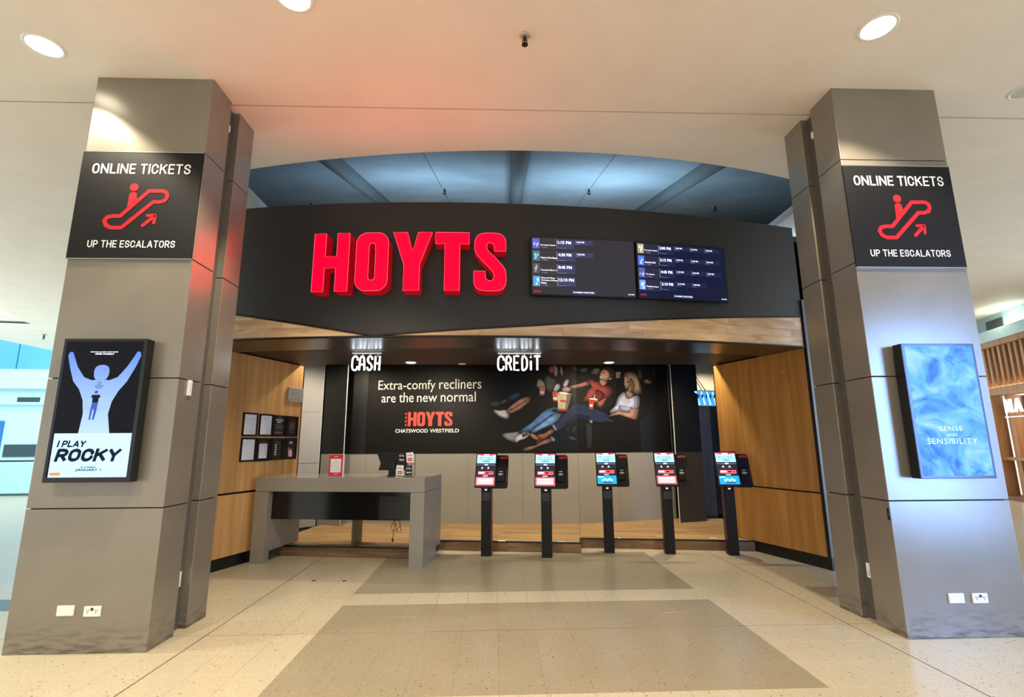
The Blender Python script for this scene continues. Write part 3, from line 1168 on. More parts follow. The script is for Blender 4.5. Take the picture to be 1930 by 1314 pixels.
# ================================================================== ILLUMINATED LETTERS
M_red = mat('red_face', (120, 0, 8), 0.3, noise=0.02, spec=0.08, emit=5.5, ecol=(1.0, 0.0, 0.006))
M_redside = mat('red_return', (110, 2, 8), 0.4, noise=0.02, emit=0.22, ecol=(1.0, 0.0, 0.01))
M_redrim = glow('red_rim', (255, 84, 96), 1.2, 0.4)
LETTERS = {
    'H': [(0, 0), (.33, 0), (.33, .40), (.645, .40), (.645, 0), (1, 0), (1, 1), (.655, 1), (.655, .60), (.335, .60), (.335, 1), (0, 1)],
    'Y': [(.29, 0), (.69, 0), (.69, .44), (1, 1), (.64, 1), (.50, .66), (.36, 1), (0, 1), (.29, .44)],
    'T': [(.28, 0), (.72, 0), (.72, .80), (1, .80), (1, 1), (0, 1), (0, .80), (.28, .80)],
    'S': [(1, .684), (1, .85), (.97, .91), (.90, .96), (.80, .99), (.66, 1), (.36, 1), (.22, .985), (.11, .95), (.04, .89), (.02, .82), (.02, .72), (.05, .66), (.12, .60),
          (.30, .49), (.52, .37), (.60, .315), (.63, .27), (.61, .21), (.55, .175), (.46, .175), (.38, .20), (.36, .24), (.36, .335), (0, .335), (0, .15), (.03, .09), (.10, .04), (.20, .01), (.34, 0), (.66, 0),
          (.80, .01), (.91, .045), (.98, .10), (1, .17), (1, .29), (.97, .37), (.90, .43), (.72, .54), (.50, .66), (.42, .71), (.395, .76), (.41, .81), (.48, .835), (.57, .82), (.63, .78), (.63, .684)]}


def sign_letter(ch, x0, x1, order):
    xc = (x0 + x1) / 2
    z0, z1 = 3.160, 3.845
    w, h = x1 - x0, z1 - z0
    slope = math.atan2(arc_f(x1) - arc_f(x0), x1 - x0)
    t = thing('sign_letter', 'red illuminated capital letter %s, %s letter of the fascia sign' % (ch, order), 'sign letter',
              (xc, arc_f(xc), z0), slope, 'red illuminated fascia letters')
    D = -0.172
    face, side, rim = MB(), MB(), MB()
    loops = []
    if ch == 'O':
        outer = rrect(-w / 2, w / 2, 0, h, w * 0.34, 8)
        inner = rrect(-w * 0.10, w * 0.10, h * 0.18, h * 0.82, w * 0.0999, 8)
        k = len(outer)
        for i in range(k):
            j = (i + 1) % k
            face.face([(outer[i][0], D, outer[i][1]), (outer[j][0], D, outer[j][1]), (inner[j][0], D, inner[j][1]), (inner[i][0], D, inner[i][1])])
        loops = [outer, inner[::-1]]
    else:
        poly = [((a - .5) * w, c * h) for a, c in LETTERS[ch]]
        area = sum(poly[i][0] * poly[(i + 1) % len(poly)][1] - poly[(i + 1) % len(poly)][0] * poly[i][1] for i in range(len(poly)))
        if area < 0:
            poly = poly[::-1]
        face.face([(a, D, c) for a, c in poly])
        loops = [poly]
    for lp in loops:
        k = len(lp)
        for i in range(k):
            j = (i + 1) % k
            side.face([(lp[i][0], D, lp[i][1]), (lp[i][0], -0.004, lp[i][1]), (lp[j][0], -0.004, lp[j][1]), (lp[j][0], D, lp[j][1])])
        rim.tube([(a, D, c) for a, c in lp], 0.0026, 5, closed=True)
    face.build('letter_face', M_red, t)
    side.build('letter_return', M_redside, t)
    rim.build('letter_rim', M_redrim, t)


for ch, a, c, o in (('H', -2.028, -1.622, 'first'), ('O', -1.548, -1.184, 'second'), ('Y', -1.138, -0.700, 'middle'), ('T', -0.668, -0.288, 'fourth'), ('S', -0.240, 0.122, 'last')):
    sign_letter(ch, a, c, o)


# ================================================================== SESSION SCREENS ON THE FASCIA
def session_screen(label, x0, x1, z0, z1, rows, bluish):
    xc = (x0 + x1) / 2
    sl = math.atan2(arc_f(x1) - arc_f(x0), x1 - x0)
    t = thing('session_screen', label, 'screen', (xc, arc_f(xc), z0), sl, 'session time screens on the fascia')
    w, h = (x1 - x0) / math.cos(sl) / 2, z1 - z0
    box('screen_case', -w, w, -0.075, -0.03, 0, h, M_case, t, 0.003)
    box('wall_bracket', -w * .5, w * .5, -0.03, -0.002, h * .3, h * .7, M_dark, t)
    m = glow('session_glass_' + bluish, (44, 42, 48) if bluish == 'grey' else (16, 20, 46), 0.75, 0.10)
    mb = MB()
    rect(mb, -w + .012, w - .012, .012, h - .012, -0.0756)
    s = mb.build('screen', m, t)
    Y1, Y2 = -0.0762, -0.0768
    X = lambda u: -w + .012 + u * (2 * w - .024)
    Z = lambda v: .012 + v * (h - .024)
    cells, bars = [], []
    wt = glow('session_white', (225, 232, 255), 1.0)
    dimt = glow('session_dim', (140, 144, 165), 0.8)
    for i, (title, first, others, tint) in enumerate(rows):
        v1 = 0.985 - i * 0.222
        v0 = v1 - 0.205
        cells.append((.0, .235, v0, v1, 1))
        cells.append((.243, .415, v0 + .03, v1 - .01, 0))
        bars.append((.240, .244, v0 + .03, v1 - .01))
        # artwork thumbnail: two soft blocks
        mb = MB()
        rect(mb, X(.008), X(.075), Z(v0 + .02), Z(v1 - .01), Y2)
        mb.build('thumbnail', glow('thumb_%d_%s' % (i, bluish), tint, 0.9), s)
        mb = MB()
        for q in range(4):
            ua, va = .012 + .04 * random.random(), .02 + .10 * random.random()
            mb.face([(X(ua + a), Y2 - .0004 - q * .0001, Z(v0 + va + c)) for a, c in chaikin([(0, 0), (.012 + .012 * random.random(), .01), (.016, .05 + .02 * random.random()), (.004, .03)], 1)])
        mb.build('thumbnail_figure', glow('thumbf_%d_%s' % (i, bluish), tuple(min(255, int(v * 1.5) + 40) for v in tint), 0.9), s)
        lines = title if isinstance(title, list) else [title]
        for q, ln in enumerate(lines):
            zz = Z(v0 + .065 + (len(lines) - 1 - q) * .042)
            text('title_text', ln, X(.084), X(.084 + .0088 * len(ln)), zz, zz + .030 * h, Y2, wt, s, 0.02)
        text('note_text', 'M 120min', X(.095), X(.15), Z(v0 + .028), Z(v0 + .05), Y2, dimt, s, 0.0)
        text('time_text', first, X(.252), X(.252 + .0185 * len(first)), Z(v0 + .115), Z(v0 + .168), Y2, wt, s, 0.025)
        text('note_text', 'Xtremescreen', X(.256), X(.33), Z(v0 + .036), Z(v0 + .05), Y2, dimt, s, 0.0)
        for q, ot in enumerate(others):
            u = .43 + q * .175
            cells.append((u, u + .165, v0 + .11, v1 - .01, 0))
            bars.append((u - .003, u, v0 + .11, v1 - .01))
            text('time_text', ot, X(u + .008), X(u + .08), Z(v0 + .145), Z(v0 + .175), Y2, wt, s, 0.02)
            text('note_text', 'Sold out', X(u + .008), X(u + .04), Z(v0 + .118), Z(v0 + .13), Y2, dimt, s, 0.0)
    cm = [glow('cell_blue_' + bluish, (54, 54, 84) if bluish == 'grey' else (24, 30, 66), 0.8), glow('cell_grey_' + bluish, (52, 48, 50) if bluish == 'grey' else (36, 36, 58), 0.7)]
    for u0, u1, v0, v1, mi in cells:
        mb = MB()
        rect(mb, X(u0), X(u1), Z(v0), Z(v1), Y1)
        mb.build('session_cell', cm[mi], s)
    for u0, u1, v0, v1 in bars:
        mb = MB()
        rect(mb, X(u0), X(u1), Z(v0), Z(v1), Y2)
        mb.build('session_bar', dimt, s)
    text('brand_text', 'HOYTS', X(.015), X(.08), Z(.02), Z(.06), Y2, glow('session_red', (170, 40, 46), 0.8), s, 0.03)
    mb = MB()
    mb.tube([(a, Y2, c) for a, c in rrect(X(.38), X(.60), Z(.022), Z(.07), .008)], .0012, 4, closed=True)
    mb.build('code_outline', glow('session_outline', (60, 90, 200), 0.9), s)
    text('code_text', 'IN-CINEMA CODE 979608', X(.39), X(.59), Z(.034), Z(.058), Y2, wt, s, 0.03)
    text('clock_text', '12:10 PM', X(.925), X(.985), Z(.028), Z(.05), Y2, wt, s, 0.02)


session_screen('left session time screen with four large times beside the red letters', 0.408, 1.652, 3.152, 3.862,
               [('Forgotten Island', '1:15 PM', ['8:45 PM'], (84, 84, 170)), ('Heart of the Beast', '4:30 PM', ['7:00 PM'], (60, 100, 120)),
                ('Practical Magic 2', '8:45 PM', [], (70, 70, 74)), (['Shaun the Sheep', 'The Beast of Mossy', 'Bottom'], '12:10 PM', [], (80, 130, 180))], 'grey')
session_screen('right session time screen with many small blue columns of times', 1.668, 2.838, 3.160, 3.862,
               [('Forgotten Island', '2:00 PM', ['3:00 PM', '5:45 PM', '7:00 PM'], (150, 140, 110)), ('Resident Evil', '2:15 PM', ['4:00 PM', '6:30 PM', '8:45 PM'], (70, 100, 200)),
                ('The Getaway', '4:45 PM', ['4:45 PM', '6:30 PM', '9:30 PM'], (70, 80, 140)), ('Cloudthom, Home', '2:10 PM', ['6:15 PM', '9:00 PM'], (100, 130, 190))], 'blue')

# ================================================================== NEON SIGNS
M_neon = glow('neon_white', (236, 244, 255), 4.5)
M_rod = mat('rod_white', (220, 222, 226), 0.4, emit=0.25)
NEON = {
    'C': [[(.92, .70), (.90, .88), (.70, .98), (.36, .98), (.14, .86), (.08, .66), (.06, .30), (.14, .10), (.36, 0), (.66, 0), (.86, .10), (.90, .28)]],
    'A': [[(.04, 0), (.08, .70), (.20, .92), (.42, 1), (.62, .96), (.76, .78), (.84, 0)], [(.10, .40), (.80, .40)]],
    'S': [[(.86, .76), (.78, .94), (.50, 1), (.22, .94), (.12, .74), (.24, .58), (.62, .44), (.82, .30), (.78, .10), (.50, 0), (.20, .04), (.08, .22)]],
    'H': [[(.10, 0), (.16, 1)], [(.80, 0), (.86, 1)], [(.13, .48), (.83, .48)]],
    'R': [[(.10, 0), (.12, .98), (.55, .98), (.80, .84), (.80, .62), (.58, .50), (.12, .50)], [(.55, .50), (.86, 0)], [(-.12, .62), (.20, .62)]],
    'E': [[(.84, 1), (.12, 1), (.10, 0), (.84, 0)], [(.12, .52), (.70, .52)]],
    'D': [[(.12, 0), (.12, 1), (.50, 1), (.82, .80), (.86, .50), (.82, .20), (.50, 0), (.12, 0)]],
    'i': [[(.45, 0), (.45, .66)], [(.45, .90), (.45, .96)]],
    'T': [[(.02, 1), (.96, 1)], [(.49, 1), (.47, 0)]]}


def neon_sign(label, word, x0, x1, y, zt):
    t = thing('neon_sign', label, 'neon sign', (x0, y, zt), 0, 'hanging neon signs under the soffit')
    w = x1 - x0
    box('hanging_bar', 0.01, w, -0.012, 0.012, -0.016, 0.0, M_rod, t, 0.002)
    wid = {'i': 0.6}
    tot = sum(wid.get(c, 1) for c in word)
    x = 0
    for c in word:
        cw = w * wid.get(c, 1) / tot
        mb = MB()
        for st in NEON[c]:
            pth = [Vector((x + cw * (.08 + .84 * a), 0, -0.235 + .188 * e)) for a, e in st]
            # round the corners a little
            if len(pth) > 4:
                q = [pth[0]]
                for i in range(len(pth) - 1):
                    q += [pth[i].lerp(pth[i + 1], .25), pth[i].lerp(pth[i + 1], .75)]
                pth = q + [pth[-1]]
            mb.tube(pth, 0.0112, 8)
        mb.build('neon_letter', M_neon, t, smooth=True)
        mb = MB()
        mb.tube([(x + cw * .5, 0, -0.012), (x + cw * .5, 0, -0.055)], 0.004, 6)
        mb.build('hanger_rod', M_rod, t)
        x += cw
    return t


neon_sign('white neon word CASH hanging above the service desk', 'CASH', -1.90, -1.505, 6.6, 2.688)
neon_sign('white neon word CREDIT hanging above the ticket kiosks', 'CREDiT', 0.03, 0.625, 6.6, 2.688)

# traced outlines of the printed mural, metres along the wall and height
MURAL_SHAPES = [
    ((19,20,26),1,[(2.16,2.75),(2.772,2.741),(3.028,2.414),(2.793,2.343),(2.533,2.174),(2.373,2.274),(2.186,2.499)]),
    ((33,28,20),1,[(4.603,2.552),(4.727,2.759),(5.047,2.822),(5.314,2.65),(5.308,2.109),(4.989,1.842),(4.488,1.925),(4.546,2.248)]),
    ((36,35,31),1,[(3.72,2.64),(3.974,2.721),(4.275,2.718),(4.609,2.679),(4.572,2.5),(4.528,2.173),(4.248,2.07),(3.898,2.114),(3.684,2.21)]),
    ((18,22,32),1,[(2.957,1.757),(3.423,1.994),(3.919,1.944),(3.926,1.394),(3.049,1.352)]),
    ((42,62,102),1,[(2.521,2.284),(2.645,2.369),(2.769,2.399),(2.806,2.343),(2.694,2.252),(2.533,2.211)]),
    ((96,72,66),1,[(2.4,2.21),(2.521,2.287),(2.543,2.225),(2.428,2.169)]),
    ((66,62,60),1,[(2.224,2.208),(2.385,2.249),(2.416,2.169),(2.323,2.145),(2.237,2.165)]),
    ((188,140,116),1,[(2.508,2.07),(2.694,2.227),(2.842,2.308),(2.953,2.298),(2.954,2.23),(2.865,2.158),(2.742,2.062),(2.582,2.002),(2.533,2.015)]),
    ((140,98,80),1,[(2.557,2.076),(2.743,2.172),(2.891,2.268),(2.903,2.243),(2.742,2.135),(2.594,2.051)]),
    ((203,203,216),1,[(2.271,2.087),(2.41,2.062),(2.511,2.088),(2.545,2.015),(2.584,1.984),(2.544,1.899),(2.434,1.94),(2.33,2.005)]),
    ((150,148,158),1,[(2.276,2.078),(2.336,2.011),(2.434,1.949),(2.544,1.908),(2.551,1.93),(2.434,1.979),(2.348,2.029)]),
    ((148,146,148),1,[(2.434,1.653),(2.519,1.674),(2.665,1.681),(2.745,1.701),(2.769,1.639),(2.689,1.568),(2.688,1.496),(2.555,1.539),(2.46,1.599)]),
    ((208,208,214),1,[(2.653,1.574),(2.726,1.639),(2.909,1.698),(2.938,1.626),(2.847,1.561),(2.737,1.537),(2.698,1.49),(2.664,1.526)]),
    ((70,70,78),0,[(2.787,1.639),(2.884,1.674),(2.902,1.638),(2.811,1.579)]),
    ((80,128,195),1,[(2.751,1.665),(2.785,1.729),(2.947,1.82),(3.083,1.955),(3.231,2.087),(3.433,2.128),(3.491,2.018),(3.289,1.911),(3.141,1.798),(3.007,1.751),(2.909,1.68)]),
    ((116,166,224),1,[(2.927,1.692),(3.043,1.757),(3.178,1.852),(3.326,1.971),(3.495,2.018),(3.483,1.921),(3.347,1.814),(3.225,1.767),(3.103,1.714),(3.006,1.661)]),
    ((58,98,160),1,[(2.983,1.769),(3.167,1.888),(3.339,2.007),(3.363,1.995),(3.178,1.852),(3.019,1.751)]),
    ((38,52,86),1,[(3.332,1.79),(3.473,1.89),(3.653,2.099),(3.742,2.178),(3.896,2.15),(4.139,2.076),(4.364,2.004),(4.401,1.882),(4.233,1.844),(3.988,1.885),(3.788,1.924),(3.637,1.843),(3.488,1.743),(3.398,1.68)]),
    ((26,36,62),1,[(3.488,1.78),(3.639,1.925),(3.791,2.016),(4.072,1.945),(3.988,1.88),(3.767,1.915),(3.637,1.833)]),
    ((116,146,188),1,[(3.316,1.809),(3.361,1.83),(3.428,1.708),(3.385,1.686)]),
    ((160,104,82),1,[(3.044,1.634),(3.21,1.651),(3.319,1.745),(3.391,1.699),(3.283,1.627),(3.19,1.555),(3.08,1.561)]),
    ((178,128,72),1,[(2.912,1.653),(2.971,1.669),(3.102,1.583),(3.076,1.532),(2.988,1.569)]),
    ((88,38,32),1,[(3.043,1.547),(3.19,1.564),(3.283,1.6),(3.115,1.483),(3.042,1.465)]),
    ((168,118,88),1,[(2.802,1.389),(2.876,1.412),(3.004,1.412),(3.152,1.506),(3.301,1.585),(3.364,1.554),(3.299,1.5),(3.115,1.452),(2.93,1.363),(2.829,1.353)]),
    ((116,142,176),1,[(3.279,1.618),(3.388,1.572),(3.369,1.505),(3.327,1.518)]),
    ((150,148,130),1,[(3.078,2.581),(3.093,2.624),(3.155,2.617),(3.227,2.535),(3.22,2.459),(3.056,2.461)]),
    ((186,118,108),0,[(3.115,2.472),(3.226,2.479),(3.199,2.332),(3.125,2.333)]),
    ((225,215,215),0,[(3.124,2.398),(3.21,2.399),(3.204,2.369),(3.127,2.367)]),
    ((85,82,75),1,[(3.185,2.61),(3.255,2.699),(3.34,2.648),(3.426,2.619),(3.417,2.508),(3.322,2.38),(3.267,2.389)]),
    ((170,100,98),1,[(3.301,2.839),(3.357,2.867),(3.399,2.819),(3.385,2.726),(3.317,2.72),(3.283,2.771)]),
    ((180,146,136),1,[(3.357,2.867),(3.45,2.866),(3.464,2.706),(3.402,2.644),(3.376,2.726),(3.399,2.807)]),
    ((165,128,112),1,[(3.492,2.843),(3.523,2.855),(3.546,2.779),(3.537,2.649),(3.496,2.718)]),
    ((172,192,212),1,[(3.347,2.385),(3.399,2.523),(3.473,2.547),(3.496,2.47),(3.439,2.394)]),
    ((216,88,58),0,[(3.345,2.388),(3.439,2.394),(3.429,2.219),(3.363,2.226)]),
    ((235,228,228),0,[(3.355,2.293),(3.431,2.292),(3.43,2.247),(3.361,2.25)]),
    ((178,178,208),1,[(3.527,2.476),(3.57,2.59),(3.62,2.619),(3.656,2.594),(3.622,2.511),(3.596,2.462)]),
    ((28,25,28),1,[(3.316,2.068),(3.377,2.082),(3.443,2.052),(3.522,2.039),(3.473,2.013),(3.373,2.022)]),
    ((202,192,150),0,[(3.432,2.372),(3.688,2.345),(3.595,2.047),(3.443,2.049)]),
    ((120,112,84),0,[(3.602,2.333),(3.685,2.342),(3.595,2.047),(3.559,2.048)]),
    ((200,48,38),0,[(3.441,2.089),(3.602,2.077),(3.594,2.047),(3.443,2.049)]),
    ((196,78,58),0,[(3.484,2.243),(3.578,2.239),(3.572,2.199),(3.486,2.203)]),
    ((238,230,206),1,[(3.432,2.366),(3.482,2.394),(3.567,2.385),(3.646,2.363),(3.678,2.339),(3.566,2.324),(3.45,2.335)]),
    ((176,136,130),1,[(3.507,2.418),(3.539,2.478),(3.618,2.477),(3.685,2.449),(3.667,2.391),(3.555,2.378)]),
    ((166,112,96),1,[(3.655,2.49),(3.832,2.527),(4.003,2.594),(4.065,2.526),(3.87,2.466),(3.739,2.444),(3.659,2.437)]),
    ((172,72,62),1,[(3.986,2.602),(4.086,2.627),(4.159,2.579),(4.242,2.573),(4.273,2.502),(4.377,2.51),(4.493,2.46),(4.474,2.347),(4.37,2.288),(4.324,2.238),(4.206,2.211),(4.147,2.278),(3.983,2.215),(3.882,2.228),(3.96,2.335),(3.979,2.41),(4.073,2.464),(4.059,2.526)]),
    ((128,48,42),1,[(4.154,2.452),(4.276,2.405),(4.342,2.344),(4.269,2.243),(4.2,2.223),(4.148,2.284),(4.024,2.232),(3.998,2.262),(4.123,2.339)]),
    ((200,142,120),1,[(4.234,2.641),(4.388,2.602),(4.376,2.543),(4.293,2.48),(4.227,2.56)]),
    ((214,160,136),1,[(4.252,2.743),(4.311,2.824),(4.419,2.823),(4.465,2.75),(4.447,2.661),(4.383,2.586),(4.27,2.595),(4.22,2.651)]),
    ((72,52,40),1,[(4.308,2.821),(4.365,2.849),(4.483,2.843),(4.558,2.779),(4.539,2.689),(4.483,2.634),(4.437,2.654),(4.45,2.724),(4.411,2.784)]),
    ((218,152,128),1,[(4.414,2.64),(4.493,2.665),(4.477,2.628),(4.431,2.612)]),
    ((246,236,230),1,[(4.241,2.682),(4.304,2.675),(4.289,2.641),(4.245,2.652)]),
    ((58,38,32),0,[(4.298,2.751),(4.347,2.761),(4.349,2.746),(4.304,2.737)]),
    ((164,98,74),1,[(4.324,2.3),(4.384,2.289),(4.325,2.217),(4.252,2.117),(4.179,2.128),(4.138,2.203),(4.227,2.227)]),
    ((216,70,46),0,[(4.006,2.272),(4.107,2.281),(4.193,2.251),(4.172,2.216),(4.11,2.205),(4.079,2.082),(4.018,2.085)]),
    ((238,238,242),1,[(4.001,2.275),(4.107,2.289),(4.201,2.259),(4.189,2.227),(4.092,2.249),(4.008,2.248)]),
    ((240,236,236),0,[(4.013,2.162),(4.082,2.168),(4.075,2.126),(4.017,2.125)]),
    ((230,225,225),0,[(4.107,2.283),(4.124,2.342),(4.136,2.339),(4.123,2.28)]),
    ((192,152,106),1,[(4.718,2.736),(4.843,2.787),(4.943,2.777),(5.028,2.705),(5.06,2.603),(5.095,2.463),(5.081,2.383),(4.977,2.364),(4.907,2.392),(4.847,2.349),(4.755,2.347),(4.809,2.43),(4.831,2.571),(4.78,2.697)]),
    ((206,208,228),1,[(4.606,2.335),(4.74,2.426),(4.749,2.327),(4.815,2.276),(4.902,2.309),(4.991,2.364),(5.042,2.295),(5.016,2.108),(4.919,2.114),(4.857,2.023),(4.564,2.059),(4.451,2.006),(4.4,2.047),(4.512,2.123),(4.558,2.223)]),
    ((168,170,196),1,[(4.612,2.174),(4.75,2.139),(4.892,2.129),(4.851,2.04),(4.69,2.063),(4.579,2.074)]),
    ((196,142,112),1,[(4.76,2.442),(4.851,2.421),(4.927,2.382),(4.905,2.316),(4.814,2.273),(4.74,2.34)]),
    ((208,158,134),1,[(4.726,2.695),(4.811,2.726),(4.846,2.635),(4.847,2.507),(4.784,2.445),(4.744,2.464),(4.748,2.517),(4.72,2.527),(4.739,2.606)]),
    ((150,112,74),1,[(4.842,2.648),(4.908,2.676),(4.949,2.51),(4.913,2.382),(4.847,2.393),(4.859,2.508)]),
    ((222,188,140),1,[(4.94,2.728),(4.995,2.678),(5.044,2.525),(5.051,2.41),(5.007,2.397),(4.988,2.562)]),
    ((60,42,36),0,[(4.775,2.59),(4.818,2.601),(4.826,2.583),(4.781,2.574)]),
    ((172,84,82),1,[(4.752,2.485),(4.801,2.493),(4.785,2.465),(4.754,2.468)]),
    ((198,138,112),1,[(4.916,2.11),(5.016,2.115),(4.988,2.017),(4.951,1.885),(4.823,1.925),(4.657,1.967),(4.575,1.997),(4.407,1.951),(4.383,1.966),(4.465,2.011),(4.564,2.057),(4.744,2.021),(4.885,2.013)]),
    ((104,96,96),1,[(4.05,2.721),(4.114,2.814),(4.226,2.846),(4.262,2.794),(4.22,2.701),(4.11,2.704)]),
    ((74,74,108),1,[(3.835,2.801),(4.005,2.837),(4.019,2.76),(3.92,2.735),(3.847,2.764)]),
    ((92,84,80),1,[(3.688,2.827),(3.789,2.839),(3.814,2.778),(3.748,2.764)]),
    ((152,136,106),0,[(4.571,2.769),(4.673,2.77),(4.643,2.652),(4.566,2.657)]),
    ((166,122,88),1,[(5.122,2.615),(5.228,2.675),(5.242,2.628),(5.31,2.623),(5.302,2.569),(5.191,2.558)]),
    ((96,80,68),1,[(5.03,2.822),(5.079,2.878),(5.133,2.748),(5.112,2.641),(5.048,2.639)]),
    ((70,60,58),1,[(5.341,2.875),(5.406,2.862),(5.392,2.711),(5.351,2.713)]),
    ((48,51,61),0,[(3.935,1.838),(4.05,1.794),(4.026,1.417),(3.939,1.394)]),
    ((142,142,148),1,[(3.994,1.87),(4.038,1.899),(4.074,1.873),(4.056,1.827),(4.014,1.834)]),
    ((62,60,57),1,[(4.347,1.914),(4.475,1.888),(4.46,1.853),(4.351,1.878)]),
    ((78,80,88),1,[(3.589,1.612),(3.752,1.581),(3.753,1.535),(3.659,1.54)]),
    ((44,48,60),1,[(3.72,1.787),(3.78,1.751),(3.704,1.656),(3.657,1.68)]),
    ((40,44,56),1,[(3.587,1.776),(3.629,1.752),(3.614,1.657),(3.585,1.681)]),
]

# ================================================================== DOWNLIGHTS AND SPRINKLERS
def downlight(label, x, y, z, r, energy, on=True, spot=110, blend=0.35, color=WARM, aim=None, lens=9.0):
    t = thing('downlight', label, 'downlight', (x, y, z), 0, 'recessed ceiling downlights')
    mb = MB()
    mb.lathe([(r * 0.86, -0.001), (r * 0.90, -0.006), (r * 1.02, -0.006), (r * 1.06, -0.001), (r * 1.06, 0.0)], 32)
    mb.build('trim_ring', M_white, t, smooth=True)
    mb = MB()
    mb.lathe([(0.0005, -0.0025), (r * 0.5, -0.0025), (r * 0.88, -0.0015)], 32)
    mb.build('lens', glow('lens_warm', (255, 246, 226), lens) if on else mat('lens_off', (210, 208, 200), 0.3), t)
    if on:
        l = lamp('downlight_lamp', 'SPOT', (0, 0, -0.03), energy, color, None, spot=spot, blend=blend, radius=0.04)
        l.parent = t
        if aim:
            l.rotation_euler = (Vector(aim) - Vector((x, y, z))).to_track_quat('-Z', 'Y').to_euler()
    return t


E1 = 360
downlight('round lit downlight in the ceiling just left of the left column', -3.755, 3.75, CZ, 0.135, E1 * 0.6)
downlight('round lit downlight at the top edge of the photo, left of centre', -1.50, 3.22, CZ, 0.135, E1)
downlight('round lit downlight in the ceiling in front of the right column', 3.085, 3.37, CZ, 0.135, E1 * 0.7)
downlight('round unlit downlight in the ceiling right of the right column', 5.06, 4.06, CZ, 0.12, 0, False)
downlight('small lit downlight far off in the left ceiling', -12.3, 12.6, CZ, 0.17, 250)
downlight('small lit downlight far off in the right ceiling', 12.70, 11.8, CZ, 0.17, 250)
# assumed unseen fittings carrying the same row on behind the viewer, added for light
downlight('assumed unseen round lit downlight behind the viewer, nearer the left column', -3.7, 0.6, CZ, 0.135, E1)
downlight('assumed unseen round lit downlight behind the viewer, on the middle line', -0.3, 0.6, CZ, 0.135, E1)
# inside the box office
SZ = FZB + 0.013
downlight('lit downlight in the dark soffit right of the CASH sign', -1.254, 7.42, SZ, 0.08, 120, spot=128, blend=0.7, lens=14, aim=(-1.3, 9.0, 0.9))
downlight('lit downlight in the dark soffit right of the CREDIT sign', 1.735, 7.43, SZ, 0.08, 120, spot=128, blend=0.7, lens=14, aim=(1.75, 9.0, 0.9))
downlight('unlit downlight in the dark soffit between the two neon signs', -0.50, 7.56, SZ, 0.055, 0, False)
downlight('assumed unseen lit downlight tucked behind the soffit edge by the left timber wall', -2.62, 8.15, 3.12, 0.06, 120, spot=160, blend=0.5)  # assumed fitting, added to light the left timber wall and grey panel
downlight('assumed unseen lit downlight tucked behind the soffit edge by the right timber wall', 3.0, 7.9, 3.12, 0.06, 120, spot=130, blend=0.6)  # assumed fitting, added to light the right timber wall
downlight('added unseen downlight brightening the back passage above the small blue screen', 4.25, 9.45, 3.12, 0.06, 60, spot=140, blend=0.6)  # unseen fitting added to brighten the cream passage wall
# assumed cool cove lamps on the roof of the box office, washing the raked ceiling
for i, (x, w_) in enumerate(((-1.2, 0.8), (1.9, 1.3), (5.2, 0.8))):
    t = thing('assumed_cove_lamp', ('assumed unseen cool blue cove lamp on the box office roof, left', 'assumed unseen cool blue cove lamp on the box office roof, middle', 'assumed unseen cool blue cove lamp on the box office roof, right')[i], 'lamp', (x, 8.2, 4.29), 0)
    box('lamp_tray', -0.5, 0.5, -0.06, 0.06, 0.0, 0.03, M_dark, t)
    box('lamp_tube', -0.48, 0.48, -0.015, 0.015, 0.03, 0.05, glow('cove_tube', (120, 190, 255), 3.0), t)
    l = lamp('assumed_cove_light', 'AREA', (0, 0, 0.07), 62 * w_, (0.40, 0.70, 0.98), None, 1.0, 0.1)
    l.parent = t
    l.rotation_euler = (R(180 - 14), 0, 0)


def sprinkler(label, x, y, z, s=1.0):
    t = thing('fire_sprinkler', label, 'sprinkler', (x, y, z), 0, 'fire sprinklers')
    mb = MB()
    mb.lathe([(0.001, 0), (.045 * s, 0), (.045 * s, -.006 * s), (.022 * s, -.014 * s), (.001, -.014 * s)], 20)
    mb.build('escutcheon', mat('sprinkler_rose', (190, 176, 160), 0.4, metal=0.4), t, smooth=True)
    mb = MB()
    mb.lathe([(.012 * s, -.012 * s), (.012 * s, -.05 * s), (.006 * s, -.06 * s), (.004 * s, -.085 * s)], 12)
    mb.tube([(-.012 * s, 0, -.04 * s), (-.02 * s, 0, -.062 * s), (0, 0, -.088 * s), (.02 * s, 0, -.062 * s), (.012 * s, 0, -.04 * s)], .004 * s, 6)
    mb.build('sprinkler_body', mat('sprinkler_bronze', (52, 34, 22), 0.4, metal=0.5), t, smooth=True)
    mb = MB()
    mb.lathe([(.001, -.086 * s), (.026 * s, -.088 * s), (.026 * s, -.092 * s), (.001, -.094 * s)], 16)
    mb.build('deflector', mat('sprinkler_bronze', (52, 34, 22), 0.4, metal=0.5), t)


sprinkler('bronze fire sprinkler in the pale ceiling at top centre', 0.243, 3.523, CZ)
for lab, x, y in (('dark sprinkler on the raked blue ceiling left of the middle beam', -0.965, 8.9), ('dark sprinkler on the raked blue ceiling right of the middle beam', 1.79, 8.73),
                  ('dark sprinkler on the raked ceiling near the right column', 5.17, 10.74), ('tiny dark sprinkler on the raked ceiling near the left column', -4.26, 10.9)):
    sprinkler(lab, x, y, rz(y) + .004, 1.35)

